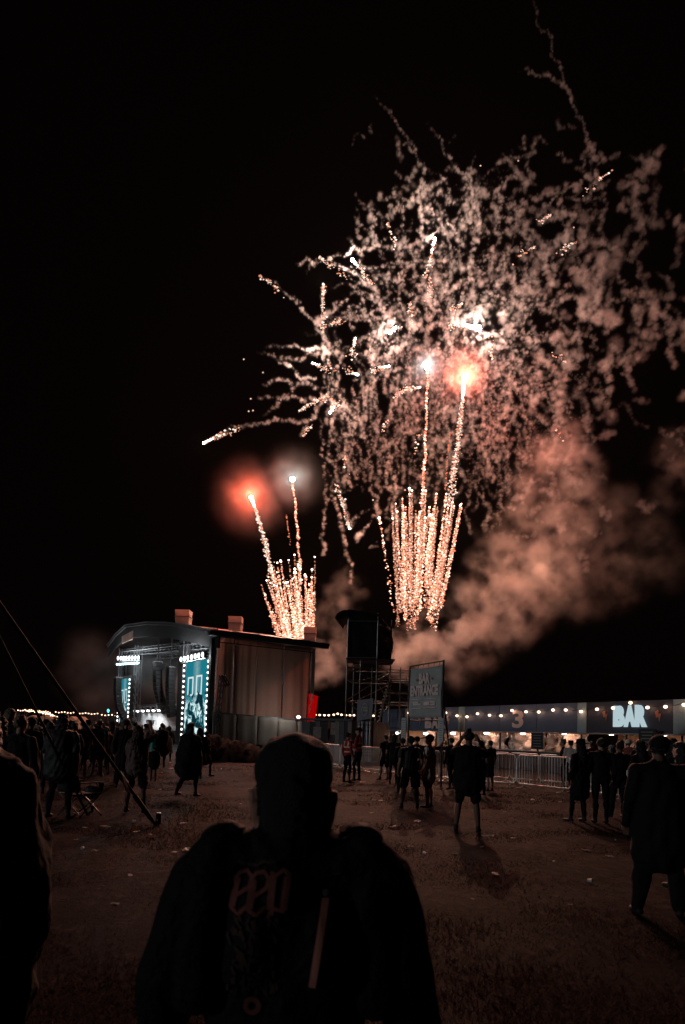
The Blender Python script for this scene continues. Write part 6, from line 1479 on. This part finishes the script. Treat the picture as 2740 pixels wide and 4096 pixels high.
# rolling bank of smoke drifting right from the launch site
sp, sr, sd_ = [], [], []
def puff(px, py, Y, r, d): sp.append(np.array([P(px, py, Y)])); sr.append(np.array([r])); sd_.append(np.array([d]))
bank = [(1290, 2690, 4, 1.3), (1310, 2640, 4.5, 1.6), (1340, 2600, 4, .8), (1370, 2560, 3.5, .6), (1580, 2600, 4, 1.3), (1640, 2620, 5, 1.6), (1690, 2600, 5.5, 1.6), (1740, 2580, 5.5, 1.6), (1800, 2590, 5.5, 1.5), (1850, 2540, 5.5, 1.4), (1880, 2480, 5.5, .95), (1930, 2520, 6, .95), (1960, 2440, 6, 1), (2010, 2380, 6.5, 1), (2060, 2330, 7, 1.1), (2110, 2270, 7, 1.1), (2170, 2220, 7, 1.1), (2230, 2250, 7, 1), (2190, 2320, 7, 1), (2120, 2390, 7, .95), (2050, 2460, 6.5, .8), (2250, 2140, 6, .7), (2330, 2120, 6, .35), (2400, 2060, 6, .22), (2470, 2030, 6, .15), (2650, 1990, 6, .14), (2720, 1850, 6, .3), (2640, 2250, 7, .10), (2500, 2250, 7, .16), (2400, 2300, 7, .2), (2300, 2370, 7, .3), (2250, 2030, 6, .6), (2290, 1930, 5, .9), (2290, 1820, 4.5, 1.0), (2270, 1740, 4, .8), (2220, 1850, 6, .45), (2140, 1950, 6, .35), (2100, 2080, 6, .4), (2000, 2150, 6, .3), (1960, 2250, 6, .4), (1890, 2380, 5.5, .5), (1830, 2640, 5, .6), (1900, 2620, 5, .5), (1980, 2560, 6, .5), (1330, 2460, 3, .35), (1370, 2400, 3, .4), (1300, 2500, 3, .3), (1390, 2330, 3, .35), (1350, 2490, 3, .3), (2400, 2180, 6, .25), (2600, 2150, 7, .1), (1720, 2480, 3, .2), (1780, 2450, 4, .25), (1640, 2520, 3, .3)]
for px, py, r, d in bank:
    for k in range(7): puff(px+sv.normal(0, 26), py+sv.normal(0, 24), 122+sv.normal(0, 4), r*sv.uniform(.55, 1.05), d*sv.uniform(.6, 1.1))
bank_m = smoke_material('bank_smoke', .15, (.86, .80, .77), .0)
smoke_volume('smoke', 'rolling bank of salmon-lit smoke drifting from behind the tower', np.concatenate(sp), np.concatenate(sr), np.concatenate(sd_), .36, 5.0, .14, .45, .62, .26, bank_m, detail=7.0, warp2=2.4, w2scale=.5)
# thin smoke added round four rocket heads so their light forms halos
sp, sr, sd_ = [], [], []
for px, py, Y, r, d in ((1005, 1990, 108, 9.5, 1), (1170, 1917, 108, 8, 1), (1710, 1470, 117.5, 6, 1.2), (1857, 1500, 117.5, 7.5, 1.5)):
    puff(px, py, Y, r, d)
smoke_volume('smoke', 'thin smoke added for the glow round the red and pale green rocket heads', np.concatenate(sp), np.concatenate(sr), np.concatenate(sd_), .5, 2.0, .35, .2, .75, .4, smoke_material('thin_smoke', .024, (.9, .9, .9), .0), detail=2.0, power=2.4)
# smoke inside the stage opening
sp, sr, sd_ = [], [], []
for k in range(60):
    p = ST(sv.uniform(9, 27), sv.uniform(1, 12), sv.uniform(1.6, 11)); sp.append(np.array([p])); sr.append(np.array([sv.uniform(2.2, 3.6)])); sd_.append(np.array([sv.uniform(.5, 1)]))
for k in range(34):
    p = ST(sv.uniform(30, 46), sv.uniform(-3, 8), sv.uniform(1, 13)); sp.append(np.array([p])); sr.append(np.array([sv.uniform(3.5, 5.5)])); sd_.append(np.array([sv.uniform(.03, .12)]))
smoke_volume('smoke', 'grey haze of stage smoke round the spotlights in the stage opening', np.concatenate(sp), np.concatenate(sr), np.concatenate(sd_), .5, 1.2, .3, .3, .65, .35, smoke_material('stage_smoke', .10, (.9, .9, .9), .0))
# ================================================================== HAZE: thin smoky night air over the whole field
hz = MB(); hz.frame((0, 320, 84), (410, 0, 0), (0, 390, 0), (0, 0, 86)); hz_o = hz.build('haze', None)
hm_ = bpy.data.materials.new('haze_air'); hm_.use_nodes = True; nt_ = hm_.node_tree; nt_.nodes.remove(nt_.nodes['Principled BSDF'])
pv = nt_.nodes.new('ShaderNodeVolumePrincipled'); pv.inputs['Color'].default_value = (.9, .88, .88, 1); pv.inputs['Density'].default_value = .000014
nt_.links.new(pv.outputs[0], nt_.nodes['Material Output'].inputs['Volume']); hz_o.data.materials.clear(); hz_o.data.materials.append(hm_)
tag(hz_o, 'thin smoky air hanging over the festival field', 'haze', kind='stuff')
